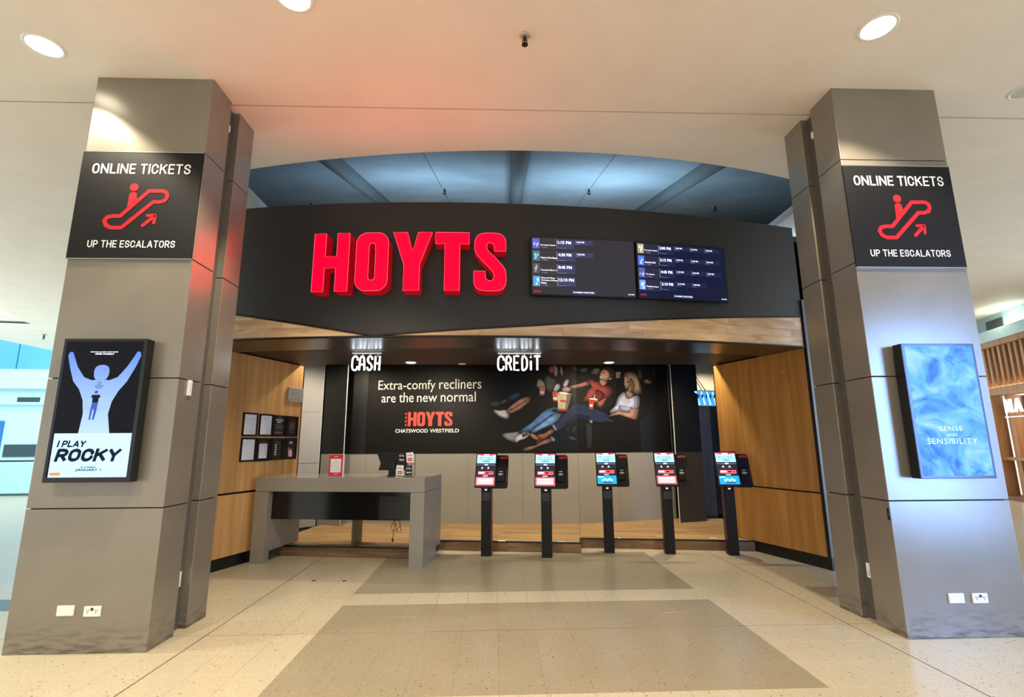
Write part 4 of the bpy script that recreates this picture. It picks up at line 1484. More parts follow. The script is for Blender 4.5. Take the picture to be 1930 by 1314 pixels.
# ================================================================== MURAL
mural = thing('wall_mural', 'long black wall mural advertising recliners with a couple eating popcorn', 'mural', (0, 0, 0))
b = MB()
ZB, ZT = 1.318, 3.11
for s0, s1 in ((-0.52, 0.0), (0.0, WL), (WL + 1e-5, 5.66)):
    b.face([wallpt(s0, ZB, .008), wallpt(s1, ZB, .008), wallpt(s1, ZT, .008), wallpt(s0, ZT, .008)])
    b.face([wallpt(s0, ZB, 0), wallpt(s1, ZB, 0), wallpt(s1, ZB, .008), wallpt(s0, ZB, .008)])
b.build('mural_board', mat('mural_black', (20, 17, 14), 0.5, noise=0.06, scale=1.0, spec=0.2), mural)
for s0, s1 in ((-0.52, -0.02), (5.02, 5.66)):
    b = MB()
    b.face([wallpt(s0, ZB, .009), wallpt(s1, ZB, .009), wallpt(s1, ZT, .009), wallpt(s0, ZT, .009)])
    b.build('mural_border', M_wallblack, mural)


def clip(poly, keep_left):
    out = []
    inside = (lambda p: p[0] <= WL) if keep_left else (lambda p: p[0] >= WL)
    for i in range(len(poly)):
        a, c = poly[i], poly[(i + 1) % len(poly)]
        if inside(a):
            out.append(a)
        if inside(a) != inside(c):
            k = (WL - a[0]) / (c[0] - a[0])
            out.append((WL, a[1] + k * (c[1] - a[1])))
    return out


pm, pidx = [], {}
b = MB()
def ink(colr, k):
    g = sum(colr) / 3
    key = tuple(max(0, min(255, int((0.86 * v + 0.14 * g) * k))) for v in colr)
    if key not in pidx:
        pidx[key] = len(pm)
        pm.append(mat('mural_%d_%d_%d' % key, key, 0.5, noise=0.22, scale=11, spec=0.2))
    return pidx[key]


n = 0
for colr, sm, pts in MURAL_SHAPES:
    poly = chaikin(pts, 2) if sm else pts
    tiers = [(1.0, 0.52, 0), (0.84, 0.74, 0.3), (0.64, 0.92, 0.6)] if sm and sum(colr) > 200 else [(1.0, 0.88, 0)]
    cx = sum(q[0] for q in poly) / len(poly)
    cz = sum(q[1] for q in poly) / len(poly)
    ext = max(max(q[0] for q in poly) - min(q[0] for q in poly), max(q[1] for q in poly) - min(q[1] for q in poly))
    for k, br, sh in tiers:
        n += 1
        off = 0.0095 + 0.00004 * n
        pk = [(cx + (q[0] - cx) * k - sh * .035 * ext * .5, cz + (q[1] - cz) * k + sh * .05 * ext * .5) for q in poly]
        for left in (True, False):
            q = clip(pk, left)
            if len(q) >= 3:
                b.face([wallpt(min(s, WL) if left else max(s, WL + 1e-6), z, off) for s, z in q], ink(colr, br))
b.build('printed_scene', pm, mural)


def mural_text(body, s0, s1, z0, z1, m, bold):
    mb = MB()
    add_text(mb, body, s0, s1, z0, z1, 0, 0, bold)
    mb.xf(lambda p: Vector(wallpt(p.x, p.z, .0185)))
    return mb.build('mural_lettering', m, mural)


M_cream = mat('mural_cream', (240, 236, 224), 0.5, noise=0.02)
for word, s0, s1, z0, z1 in (('Extra-comfy', .175, 1.232, 2.410, 2.634), ('recliners', 1.301, 2.072, 2.462, 2.645), ('are', .245, .505, 2.230, 2.342), ('the', .568, .837, 2.230, 2.408),
                             ('new', .90, 1.266, 2.232, 2.345), ('normal', 1.334, 1.971, 2.232, 2.412)):
    mural_text(word, s0, s1, z0, z1, M_cream, 0.0)
M_mred = mat('mural_red', (232, 74, 58), 0.5, noise=0.03)
b = MB()
x = 0.745
for ch, w_ in (('H', .155), ('O', .145), ('Y', .17), ('T', .145), ('S', .145)):
    zz0, hh = 1.80, .252
    if ch == 'O':
        outer = rrect(x, x + w_, zz0, zz0 + hh, w_ * .34, 6)
        inner = rrect(x + w_ * .36, x + w_ * .64, zz0 + hh * .18, zz0 + hh * .82, w_ * .139, 6)
        for i in range(len(outer)):
            j = (i + 1) % len(outer)
            b.face([wallpt(*outer[i], .0185), wallpt(*outer[j], .0185), wallpt(*inner[j], .0185), wallpt(*inner[i], .0185)])
    else:
        b.face([wallpt(x + a * w_, zz0 + c * hh, .0185) for a, c in LETTERS[ch]])
    x += w_ + .012
for i in range(4):
    zz = 1.806 + i * .066
    b.face([wallpt(.695, zz, .0185), wallpt(.722, zz, .0185), wallpt(.722, zz + .033, .0185), wallpt(.695, zz + .033, .0185)])
b.build('mural_logo', M_mred, mural)
mural_text('CHATSWOOD', 0.520, 1.113, 1.685, 1.752, M_cream, 0.02)
mural_text('WESTFIELD', 1.146, 1.675, 1.685, 1.752, M_cream, 0.02)

# ================================================================== SERVICE DESK
DRZ = R(-8.9)
desk = thing('service_desk', 'grey bridge shaped service desk with black front panel', 'desk', (-2.005, 6.70, 0), DRZ)
M_desk = mat('desk_grey', (142, 136, 122), 0.36, metal=0.1, noise=0.04, scale=2)
M_desktop = mat('desk_top', (150, 142, 126), 0.18, noise=0.04, scale=2, coat=0.3)
hw = 1.138
box('desk_top', -hw, hw, 0.0, 0.82, 0.893, 1.064, M_desk, desk, 0.002)
box('worktop_surface', -hw + .003, hw - .003, 0.003, 0.817, 1.064, 1.068, M_desktop, desk)
b = MB()
b.prism([(0, 0), (0, 0)], 0, 0) if False else None
b.box(-hw, -hw + .185, 0.0, 0.11, 0.0, .889)
b.box(-hw, -hw + .185, 0.11, 0.82, 0.139, .889)
b.build('desk_leg', M_desk, desk)
b = MB()
b.box(hw - .178, hw, 0.0, 0.60, 0.0, .889)
b.build('desk_leg', M_desk, desk)
b = MB()
b.box(hw - .178, hw, 0.60, 0.82, 0.139, .889)
b.build('desk_leg', M_desk, desk)
box('front_panel', -hw + .185, hw - .178, 0.10, 0.13, 0.535, .893, M_gloss, desk)
box('middle_leg', -0.04, -0.015, 0.56, 0.86, 0.136, .893, mat('leg_olive', (112, 108, 92), 0.5), desk)
box('drawer_face', 0.52, 0.952, 0.094, 0.10, 0.55, .83, mat('panel_sheen', (24, 24, 18), 0.3), desk)
box('drawer_grip', 0.54, 0.76, 0.090, 0.094, 0.762, .776, M_blackedge, desk)
mb = MB()
for k, (x0, z0) in enumerate(((0.70, .40), (0.76, .385))):
    mb.tube([(0.72, .12, .54), (x0 - .02, .12, .46), (x0, .12, z0), (x0 + .05, .12, z0 + .02), (0.80, .12, .47), (0.78, .12, .54)], .004, 6)
mb.tube([(0.735, .12, .50), (0.715, .12, .42), (0.71, .12, .36), (0.705, .12, .31)], .004, 6)
mb.box(0.697, .713, .112, .128, .275, .315)
mb.build('hanging_cable', M_blackedge, desk)
DT = 1.068


def on_desk(x, y):
    c, s = math.cos(DRZ), math.sin(DRZ)
    return (-2.005 + x * c - y * s, 6.70 + x * s + y * c, DT)


t = thing('sign_holder', 'red framed notice in a clear acrylic stand on the desk', 'sign holder', on_desk(-0.155, 0.22), DRZ)
box('acrylic_back', -0.105, 0.112, 0.004, 0.010, 0, 0.292, mat('acrylic_edge', (226, 232, 230), 0.1), t)
box('acrylic_foot', -0.105, 0.112, 0.004, 0.10, 0, 0.005, mat('acrylic_edge', (226, 232, 230), 0.1), t)
mb = MB()
rect(mb, -0.104, 0.092, 0.006, 0.288, 0.0032)
mb.build('notice_red', M_print_red, t)
mb = MB()
rect(mb, -0.080, 0.066, 0.054, 0.232, 0.0026)
mb.build('notice_paper', M_print_white, t)
mb = MB()
for i in range(7):
    rect(mb, -0.068 if i else -0.02, 0.054 if i else 0.02, .206 - i * .021, .2085 - i * .021, 0.0020)
mb.build('notice_lines', mat('ink_grey', (110, 104, 100), 0.6), t)
text('notice_text', 'HOYTS', -0.03, 0.025, 0.252, 0.266, 0.0026, M_print_white, t, 0.03)
text('notice_text', 'HOYTS', -0.03, 0.025, 0.022, 0.036, 0.0026, M_print_white, t, 0.03)

t = thing('till_monitor', 'black back of a point of sale monitor on the desk', 'monitor', on_desk(0.575, 0.34), DRZ)
box('monitor_foot', -0.055, 0.075, -0.03, 0.10, 0, 0.012, M_black, t, 0.003)
box('monitor_stem', -0.045, 0.045, 0.0, 0.06, 0.01, 0.14, M_black, t, 0.004)
mb = MB()
mb.prism([(-0.195, .075), (0.20, .075), (0.20, .31), (-0.225, .31), (-0.165, .165)], 0.02, 0.06)
mb.build('monitor_back', mat('monitor_black', (14, 13, 13), 0.4), t, 0.004)
box('monitor_hinge', -0.03, 0.05, -0.012, 0.02, 0.09, 0.20, M_black, t, 0.004)

t = thing('card_rack', 'wire rack for gift cards beside the till monitor', 'rack', on_desk(0.80, 0.22), DRZ)
mb = MB()
mb.tube([(-0.12, .02, .003), (0.10, .02, .003), (0.12, .04, .02), (0.125, .04, .30), (-0.10, .04, .30), (-0.11, .04, .05), (-0.12, .02, .003)], .003, 6)
mb.tube([(-0.105, .04, .16), (0.122, .04, .16)], .003, 6)
mb.build('wire_frame', M_blackedge, t)
box('rack_foot', -0.13, -0.02, -0.01, 0.08, 0.0, 0.004, M_white, t)
box('rack_box', -0.135, -0.085, 0.03, 0.08, 0.004, 0.105, mat('box_tan', (196, 180, 160), 0.6), t)


def gift_card(label, x, z, white, rot):
    c0 = on_desk(0.80 + x, 0.205)
    t = thing('gift_card', label, 'gift card', (c0[0], c0[1], DT + z), DRZ, 'gift cards on the wire rack')
    w, h = 0.048, 0.064

    def turn(mb):
        cr, sr = math.cos(R(rot)), math.sin(R(rot))
        return mb.xf(lambda p: Vector((p.x * cr - p.z * sr, p.y, p.x * sr + p.z * cr)))
    mb = MB()
    mb.box(-w, w, 0, 0.002, -h, h)
    turn(mb).build('card', M_print_white if white else mat('card_black', (18, 16, 16), 0.35), t)
    ink = mat('card_black', (18, 16, 16), 0.35) if white else M_print_white
    mb = MB()
    add_text(mb, 'MOVIES', -.034, .032, .016, .031, -0.0006, 0, 0.03)
    turn(mb).build('card_text', ink, t)
    mb = MB()
    if white:
        rect(mb, -.032, .032, -.05, -.008, -0.0006)
        turn(mb).build('card_panel', M_print_red, t)
        mb = MB()
        add_text(mb, 'HOYTS', -.022, .022, -.037, -.022, -0.0012, 0, 0.03)
        turn(mb).build('card_text', M_print_white, t)
    else:
        mb.face([(a, -0.0006, c) for a, c in [(-.036, -.012), (-.012, -.022), (.004, -.012), (0, -.026), (.008, -.044), (-.012, -.032), (-.034, -.034), (-.02, -.024)]])
        rect(mb, .014, .036, -.034, -.020, -0.0006)
        turn(mb).build('card_panel', M_print_white, t)
        mb = MB()
        add_text(mb, 'HOYTS', -.022, .018, .040, .052, -0.0006, 0, 0.03)
        turn(mb).build('card_text', M_print_red, t)
    mb = MB()
    rect(mb, -.01, .01, h - .012, h - .006, -0.0008)
    turn(mb).build('hang_slot', M_gap if white else M_dark, t)


gift_card('black gift card, upper left on the desk rack', -0.045, 0.245, False, -2)
gift_card('white gift card with red panel, upper right on the desk rack', 0.068, 0.250, True, 5)
gift_card('white gift card with red panel, lower left on the desk rack', -0.062, 0.085, True, -1)
gift_card('black gift card, lower right on the desk rack', 0.055, 0.082, False, 2)


# ================================================================== TICKET KIOSKS
M_kiosk = mat('kiosk_black', (20, 19, 19), 0.5, noise=0.06, spec=0.25)
M_kred = mat('kiosk_red', (120, 18, 22), 0.4)
E_cyan = glow('k_cyan', (168, 232, 248), 1.0)
E_pink = glow('k_pink', (236, 60, 96), 1.0)
E_slate = glow('k_slate', (40, 40, 52), 0.6)
E_salmon = glow('k_salmon', (240, 96, 100), 1.0)
E_wht = glow('k_white', (250, 240, 250), 1.05)
E_navy = glow('k_navy', (20, 60, 90), 0.7)
E_blue = glow('k_blue', (30, 150, 236), 1.0)
E_maroon = glow('k_maroon', (90, 10, 16), 0.6)
E_rose = glow('k_rose', (250, 222, 238), 1.0)
E_grey = glow('k_grey', (120, 122, 136), 0.7)


def kiosk(label, x, y, banner):
    t = thing('ticket_kiosk', label, 'kiosk', (x, y, 0), R(-9.2), 'self service ticket kiosks')
    box('pedestal', -0.066, 0.066, 0.0, 0.16, 0.0, 0.97, M_kiosk, t, 0.004)
    box('pedestal_trim', 0.064, 0.070, 0.03, 0.15, 0.02, 0.93, M_kred, t)
    box('pedestal_trim', -0.070, -0.064, 0.03, 0.15, 0.02, 0.93, mat('kiosk_red_dark', (58, 16, 18), 0.4), t)
    box('access_door', -0.054, 0.054, -0.003, 0.0, 0.05, 0.70, mat('kiosk_door', (24, 23, 22), 0.5, spec=0.25), t, 0.002)
    box('printer_door', -0.054, 0.054, -0.004, 0.0, 0.72, 0.83, mat('kiosk_panel', (15, 14, 14), 0.3), t, 0.002)
    box('base_plate', -0.069, 0.069, -0.004, 0.165, 0.0, 0.012, M_blackedge, t)
    mb = MB()
    mb.prism(circ(0, .878, .024, 24), -0.006, 0.0)
    sc = mb.build('scanner_ring', mat('scanner_grey', (96, 80, 78), 0.3, metal=0.4), t)
    mb = MB()
    mb.prism(rrect(-.015, .015, .858, .871, .005), -0.009, -0.004)
    mb.build('scanner_window', glow('scanner_light', (255, 235, 235), 1.2), sc)
    # tilted head: built upright about its lower edge, then leaned back
    A = R(20)
    ca, sa = math.cos(A), math.sin(A)
    org = Vector((0, -0.085, 0.905))

    def lean(mb):
        return mb.xf(lambda p: org + Vector((p.x, p.y * ca + p.z * sa, -p.y * sa + p.z * ca)))
    h = 0.485
    mb = MB()
    mb.prism(rrect(-0.148, 0.142, 0, h, 0.006, 3), 0.0, 0.035)
    head = lean(mb).build('display_head', M_kiosk, t)
    mb = MB()
    pr = rrect(0.06, 0.305, -0.004, h - 0.025, 0.035, 6)
    mb.prism(pr, 0.030, 0.046)
    side = lean(mb).build('payment_panel', mat('kiosk_sidepanel', (24, 20, 19), 0.6, spec=0.2), t)
    x0, x1, z0, z1 = -0.134, 0.128, 0.025, 0.468
    X = lambda u: x0 + u * (x1 - x0)
    Z = lambda v: z0 + v * (z1 - z0)
    mb = MB()
    y_ = -0.001

    def r_(u0, u1, v0, v1, mi, k):
        rect(mb, X(u0), X(u1), Z(v0), Z(v1), y_ - .0004 * k, mi)
    r_(0, 1, 0, 1, 0, 0)
    r_(0, 1, .70, 1, 1, 1)
    mb.face([(X(0), y_ - .0008, Z(1)), (X(0), y_ - .0008, Z(.975)), (X(.32), y_ - .0008, Z(.935)), (X(.68), y_ - .0008, Z(.935)), (X(1), y_ - .0008, Z(.975)), (X(1), y_ - .0008, Z(1))][::-1], 2)
    r_(.34, .64, .945, .99, 4, 3)
    r_(0, 1, .665, .70, 5, 1)
    r_(0, 1, .635, .655, 9, 1)
    r_(.42, .60, .63, .668, 4, 2)
    r_(.10, .91, .335, .44, 3, 1)
    r_(.50, .68, .365, .415, 7, 2)
    r_(.72, .87, .38, .40, 7, 2)
    r_(.13, .42, .37, .42, 8, 2)
    r_(.37, .62, .283, .305, 8, 1)
    for u in (.30, .63):
        mb.face([(a, y_ - .0008, c) for a, c in circ(X(u), Z(.555), .011, 12)], 4)
        r_(u - .09, u + .09, .515, .528, 9, 1)
    r_(0, 1, 0, .26, 3 if banner == 'red' else 6, 1)
    if banner == 'red':
        for i in range(5):
            r_(.08, .92, .045 + i * .038, .069 + i * .038, 8, 2)
    else:
        for i in range(5):
            mb.face([(a, y_ - .0010, c) for a, c in circ(X(.30 + i * .11), Z(.13 + (.02 if i % 2 else -.01)), .017, 14)], 1)
        r_(.04, .32, .20, .235, 1, 2)
        r_(.30, .78, .03, .06, 5, 2)
    sm = lean(mb).build('screen', [E_slate, E_cyan, E_pink, E_salmon, E_wht, E_navy, E_blue, E_maroon, E_rose, E_grey], t)

    def kt(body, u0, u1, v0, v1, m, bold, par, yy=-.0030, vert=False, absx=False):
        q = MB()
        if absx:
            add_text(q, body, u0, u1, v0, v1, yy, 0, bold, vertical=vert)
        else:
            add_text(q, body, X(u0), X(u1), Z(v0), Z(v1), yy, 0, bold)
        lean(q).build('screen_text' if par is sm else 'panel_text', m, par)
    kt('BUY TICKETS', .15, .85, .855, .895, E_navy, .02, sm)
    kt('FOOD & DRINKS', .10, .90, .80, .838, E_navy, .02, sm)
    kt('HERE', .32, .69, .735, .785, E_navy, .03, sm)
    kt('HOYTS', .40, .58, .953, .98, E_pink, .03, sm)
    kt('HOYTS', .190, .292, .405, .438, mat('kiosk_logo', (200, 36, 36), 0.4, emit=0.25), .03, side, .0285, False, True)
    kt('Card Only', .279, .296, .09, .26, mat('kiosk_logo_dim', (140, 26, 26), 0.4), .0, side, .0285, True, True)
    mb = MB()
    mb.prism(rrect(0.155, 0.262, 0.085, 0.27, 0.012, 4), -0.004, 0.032)
    pt = lean(mb).build('payment_terminal', mat('terminal_black', (13, 13, 14), 0.55, spec=0.2), t)
    mb = MB()
    rect(mb, .186, .232, .214, .222, -.0050)
    for dx, hh in ((.180, .020), (.190, .028), (.200, .034), (.212, .030), (.224, .024), (.234, .014)):
        rect(mb, dx, dx + .006, .18 - hh / 2, .18 + hh / 2, -.0050)
    lean(mb).build('terminal_symbol', mat('terminal_print', (176, 178, 178), 0.4, emit=0.2), pt)


kiosk('ticket kiosk nearest the service desk, red notice on its screen', -0.119, 7.115, 'red')
kiosk('second ticket kiosk from the service desk, standing before the step corner', 0.692, 6.975, 'red')
kiosk('middle ticket kiosk of the five, blue banner on its screen', 1.582, 7.205, 'blue')
kiosk('fourth ticket kiosk, red notice on its screen, before the dark wall edge', 2.389, 7.09, 'red')
kiosk('ticket kiosk in front of the golden timber wall, blue banner on its screen', 3.207, 6.96, 'blue')


# ================================================================== NOTICES ON THE LEFT TIMBER WALL
M_frame = mat('frame_black', (16, 15, 15), 0.3)
M_paper = mat('paper', (226, 226, 230), 0.6, noise=0.02)
M_inkl = mat('ink_light', (150, 150, 156), 0.6)
M_cardblk = mat('poster_black', (26, 23, 23), 0.45)
c7, s7 = math.cos(R(71.75)), math.sin(R(71.75))


def on_left_wall(x, z):
    return (-3.182 + x * c7, 6.995 + x * s7, z)


def notice(label, x0, x1, z0, z1, kind):
    t = thing('notice_frame', label, 'notice', on_left_wall((x0 + x1) / 2, (z0 + z1) / 2), R(71.75), 'framed notices on the left timber wall')
    w, h = (x1 - x0) / 2, (z1 - z0) / 2
    mb = MB()
    e = 0.022
    for a in ((-w, w, h - e, h), (-w, w, -h, -h + e), (-w, -w + e, -h + e, h - e), (w - e, w, -h + e, h - e)):
        mb.box(a[0], a[1], -0.016, -0.001, a[2], a[3])
    mb.build('frame', M_frame, t)
    dark = kind in ('piracy', 'dark', 'list', 'price', 'dim')
    mb = MB()
    rect(mb, -w + e, w - e, -h + e, h - e, -0.006)
    s = mb.build('sheet', M_cardblk if dark else M_paper, t)
    Y = -0.0066
    ink, red = MB(), MB()
    if kind == 'doc1':
        rect(ink, -w + .03, -w + .045, h - .055, h - .04, Y)
        for i in range(11):
            rect(ink, -w + .035 + (.012 if i % 3 else 0), w - .035 - .02 * (i % 4), h - .075 - i * .019, h - .072 - i * .019, Y)
    elif kind == 'doc2':
        for i in range(7):
            rect(ink, -.05 + .006 * (i % 3), .05 - .008 * (i % 2), h - .06 - i * .022, h - .057 - i * .022, Y)
        rect(ink, .02, .035, -h + .06, -h + .075, Y)
    elif kind == 'doc3':
        for i in range(10):
            rect(ink, -w + .04, w - .04 - .03 * (i % 3), h - .05 - i * .022, h - .0475 - i * .022, Y)
    elif kind == 'list':
        q = MB()
        rect(q, -.075, .07, -h + .04, h - .075, Y)
        q.build('sheet_paper', M_paper, s)
        for i in range(11):
            rect(red, -.065, -.01, h - .09 - i * .015, h - .087 - i * .015, Y - .0004)
            rect(red, .005, .06, h - .09 - i * .015, h - .087 - i * .015, Y - .0004)
        text('sheet_text', 'CONDITIONS OF ENTRY', -.06, .06, h - .062, h - .05, Y, mat('ink_rose', (170, 110, 110), 0.6), s, .01)
    elif kind == 'piracy':
        text('sheet_text', 'STOP MOVIE', -.075, .075, .072, .094, Y, M_print_white, s, .03)
        text('sheet_text', 'PIRACY', -.045, .045, .042, .064, Y, M_print_white, s, .03)
        text('sheet_text', 'HOYTS', -.022, .022, .112, .122, Y, M_print_white, s, .02)
        for i in range(5):
            rect(ink, -.07, .07, .015 - i * .014, .020 - i * .014, Y)
        for i in range(3):
            q = circ(-.055 + .055 * i, -.095, .018, 12)
            red.face([(a, Y, c) for a, c in q])
    elif kind == 'dark':
        text('sheet_text', 'HOYTS', -.025, .025, .078, .092, Y, M_print_red, s, .02)
        for i in range(7):
            rect(ink, -.055, .055, .05 - i * .016, .0545 - i * .016, Y)
        rect(ink, -.04, .04, -.085, -.080, Y)
    elif kind == 'dim':
        text('sheet_text', 'MOVIE CLASSIFICATIONS', -.06, .06, .085, .098, Y, mat('ink_tan', (150, 140, 120), 0.6), s, .01)
        q = MB()
        for i in range(5):
            rect(q, -.05, -.015, .045 - i * .032, .067 - i * .032, Y)
        q.build('sheet_badges', mat('badge_pale', (196, 196, 170), 0.6), s)
        for i in range(6):
            rect(ink, 0, .06, .05 - i * .028, .053 - i * .028, Y)
    elif kind == 'price':
        text('sheet_text', '$25', -.035, .035, .065, .100, Y, M_print_white, s, .03)
        q = MB()
        q.face([(a, Y, c) for a, c in chaikin([(-.05, .02), (-.038, .02), (-.03, -.03), (-.005, -.02), (.0, .0), (.018, .0), (.02, -.03), (.04, -.05), (.045, -.12), (-.035, -.12), (-.04, -.05)], 1)])
        q.build('sheet_figure', mat('figure_pink', (220, 170, 165), 0.6), s)
        rect(ink, -.03, .03, .045, .049, Y)
    if ink.f:
        ink.build('sheet_lines', M_inkl if not dark else mat('ink_dim', (112, 98, 96), 0.6), s)
    if red.f:
        red.build('sheet_marks', mat('ink_mark', (150, 90, 92) if kind == 'piracy' else (130, 130, 136), 0.6), s)


notice('framed white document notice, upper left of the wall grid', -0.330, -0.075, 1.603, 1.911, 'doc1')
notice('framed white letter notice, second in the upper row of the wall grid', -0.048, 0.203, 1.606, 1.908, 'doc2')
notice('framed black anti piracy notice, third in the upper row of the wall grid', 0.208, 0.462, 1.605, 1.902, 'piracy')
notice('framed dark notice with small red heading, upper right of the wall grid', 0.478, 0.716, 1.605, 1.902, 'dark')
notice('framed white document notice, lower left of the wall grid', -0.328, -0.073, 1.276, 1.584, 'doc3')
notice('framed conditions list on black, second in the lower row of the wall grid', -0.058, 0.194, 1.272, 1.580, 'list')
notice('framed black notice with pale badges, third in the lower row of the wall grid', 0.206, 0.457, 1.278, 1.582, 'dim')
notice('framed black price notice with pink figure, lower right of the wall grid', 0.478, 0.722, 1.282, 1.588, 'price')
t = thing('wall_plaque', 'grey engraved plaque at the top of the left timber wall', 'plaque', on_left_wall(0.625, 2.225), R(71.75))
box('plaque_plate', -0.162, 0.162, -0.014, -0.001, -0.102, 0.102, mat('plaque_grey', (164, 160, 152), 0.4, metal=0.3), t, 0.002)
mb = MB()
for i, (a, c) in enumerate(((-.12, .12), (-.10, .10), (-.125, .125), (-.075, .08), (-.125, .12))):
    rect(mb, a, c, .062 - i * .034, .068 - i * .034, -0.0146)
mb.build('plaque_lines', mat('plaque_ink', (96, 92, 86), 0.6), t)

# ================================================================== SMALL SCREEN IN THE BACK PASSAGE
t = thing('passage_screen', 'small tilted blue screen on cables above the back passage', 'screen', (3.93, 9.1, 2.28), R(14))
A = R(-16)


def lean2(mb):
    return mb.xf(lambda p: Vector((p.x, p.y * math.cos(A) + p.z * math.sin(A), -p.y * math.sin(A) + p.z * math.cos(A))))


mb = MB()
mb.box(-0.31, 0.31, 0.0, 0.04, -0.145, 0.145)
lean2(mb).build('screen_case', M_case, t)
mb = MB()
rect(mb, -0.302, 0.302, -0.137, 0.137, -0.001)
s = lean2(mb).build('screen', glow('passage_blue', (70, 150, 214), 0.9), t)
mb = MB()
for k in range(5):
    x = -0.29 + k * .12
    mb.face([(x, -.0022, .13), (x + .03, -.0022, .13), (x + .15, -.0022, -.12), (x + .11, -.0022, -.12)])
lean2(mb).build('screen_stripes', glow('passage_pale', (176, 226, 244), 1.0), s)
mb = MB()
for k in range(6):
    x = -0.23 + k * .085
    mb.face([(a, -.0030, c) for a, c in chaikin([(x, .06), (x + .03, .09), (x + .05, .03), (x + .03, -.01), (x + .015, .02)], 1)])
lean2(mb).build('screen_shapes', glow('passage_dark', (16, 62, 96), 0.7), s)
mb = MB()
mb.tube([(-.04, .08, .14), (-.10, .2, .40), (-.16, .3, .55), (-.17, .4, .82)], .008, 6)
mb.tube([(.04, .08, .14), (-.02, .2, .36), (-.08, .3, .55), (-.11, .4, .82)], .008, 6)
mb.build('cable', mat('cable_brown', (70, 62, 52), 0.6), t)

# ================================================================== SMALL THINGS ON THE FLOOR
for i, (lab, x, y, w_) in enumerate((('white label stuck to the step beside the first kiosk', 0.10, 7.42, .11), ('white label stuck to the step beside the second kiosk', 0.93, 7.32, .10),
                                     ('small white label on the step beside the third kiosk', 1.80, 7.53, .04), ('white label stuck to the step beside the last kiosk', 3.13, 7.42, .10))):
    t = thing('floor_label', lab, 'label', (x, y, 0.139), R(PRZ), 'white labels on the step')
    box('label_card', -w_ / 2, w_ / 2, -.03, .03, 0, .003, M_print_white, t)
    box('label_edge', -w_ / 2, w_ / 2, -.032, -.03, 0, .002, mat('label_grey', (180, 176, 168), 0.6), t)
for lab, px in (('left small black mark on the pale floor before the desk', (-2.017, 6.02)), ('right small black mark on the pale floor before the desk', (-1.672, 5.99))):
    mb = MB()
    mb.slab([(px[0] + a, px[1] + c) for a, c in chaikin([(-.022, -.02), (.018, -.025), (.024, .015), (-.01, .024)], 1)], 0.0002, 0.002)
    o = mb.build('floor_mark', mat('mark_black', (26, 24, 22), 0.7), None)
    tag(o, lab, 'mark', 'black marks on the floor')

# ================================================================== FAR LEFT: ATRIUM
M_bgwhite = mat('bg_white', (196, 230, 234), 0.6, noise=0.03)  # white paint with the cyan cast of daylight mixed into the colour
M_cyan = mat('bg_cyan', (96, 186, 232), 0.25, noise=0.05, scale=0.5)
FY = 26.0
t = thing('glass_facade', 'blue glass panels high across the far left void', 'facade', (-27, FY, 4.2), R(6))
x = -6.0
k = 0
while x < 9:
    w_ = (1.55, 1.9, 1.35, 2.1)[k % 4]
    box('glass_panel', x, x + w_ - .06, 0, .05, 1.1, 5.6, M_cyan, t)
    x += w_
    k += 1
box('facade_frame', -6, 9, .06, .12, 1.0, 5.6, mat('frame_teal', (40, 120, 160), 0.4), t)
t = thing('far_building', 'white far wall with slab edges and blue window across the left void', 'building', (-27, FY - .6, -3), R(6))
box('slab_edge', -8, 10, -.6, .6, 7.25, 8.2, mat('slab_grey', (196, 216, 218), 0.6), t)
box('bulkhead', -8, 10, -.2, .6, 6.5, 7.25, M_bgwhite, t)
box('wall', -8, 10, 0.1, .6, 0.0, 6.5, M_bgwhite, t)
o = box('window', 2.05, 2.80, 0.0, .12, 3.3, 5.7, mat('win_blue', (30, 110, 170), 0.2), t)
box('window_frame', 2.0, 2.05, -0.03, .1, 3.0, 5.8, M_bgwhite, o)
box('sign_panel', 3.0, 4.6, 0.02, .12, 3.95, 4.55, mat('dark_teal', (40, 66, 70), 0.3), t)
box('vent_slot', 3.4, 4.4, -.22, -.19, 6.62, 6.85, mat('dark_teal', (40, 66, 70), 0.3), t)
b = MB()
b.box(-60, -4, 17.5, 40, -3.1, -3.0)
struct(b.build('floor_lower', M_bgwhite))
t = thing('glass_balustrade', 'glass balustrade with dark handrail along the far left void', 'balustrade', (-16, 16.2, 0), R(4))
m = bpy.data.materials.new('clear_glass')
m.use_nodes = True
p = m.node_tree.nodes['Principled BSDF']
p.inputs['Base Color'].default_value = (0.75, 0.93, 0.95, 1)
p.inputs['Transmission Weight'].default_value = 0.9
p.inputs['Roughness'].default_value = 0.02
p.inputs['IOR'].default_value = 1.1
for k in range(6):
    x = -3.6 + k * 1.4
    box('glass_panel', x, x + 1.37, 0, .015, .05, .98, m, t)
    box('post', x - .03, x - .0, -.02, .04, 0, 1.02, mat('post_teal', (60, 90, 96), 0.4), t)
mb = MB()
mb.tube([(-3.7, 0.007, 1.03), (4.9, 0.007, 1.03)], .03, 10)
mb.build('handrail', mat('rail_dark', (30, 52, 60), 0.3), t)
box('base_rail', -3.7, 4.9, -.03, .05, 0, .06, mat('post_teal', (60, 90, 96), 0.4), t)
t = thing('air_vent', 'slim grey air vent in the far left ceiling', 'vent', (-13.05, 13.5, CZ), R(10))
box('vent_frame', -.42, .42, -.12, .12, -.012, 0, mat('vent_grey', (150, 160, 160), 0.5), t)
for k in range(4):
    box('vent_slat', -.40, .40, -.095 + k * .05, -.075 + k * .05, -.018, -.011, M_dark, t)
sprinkler('small dark sprinkler in the far left ceiling by the ceiling edge', -13.5, 15.1, CZ, 1.6)

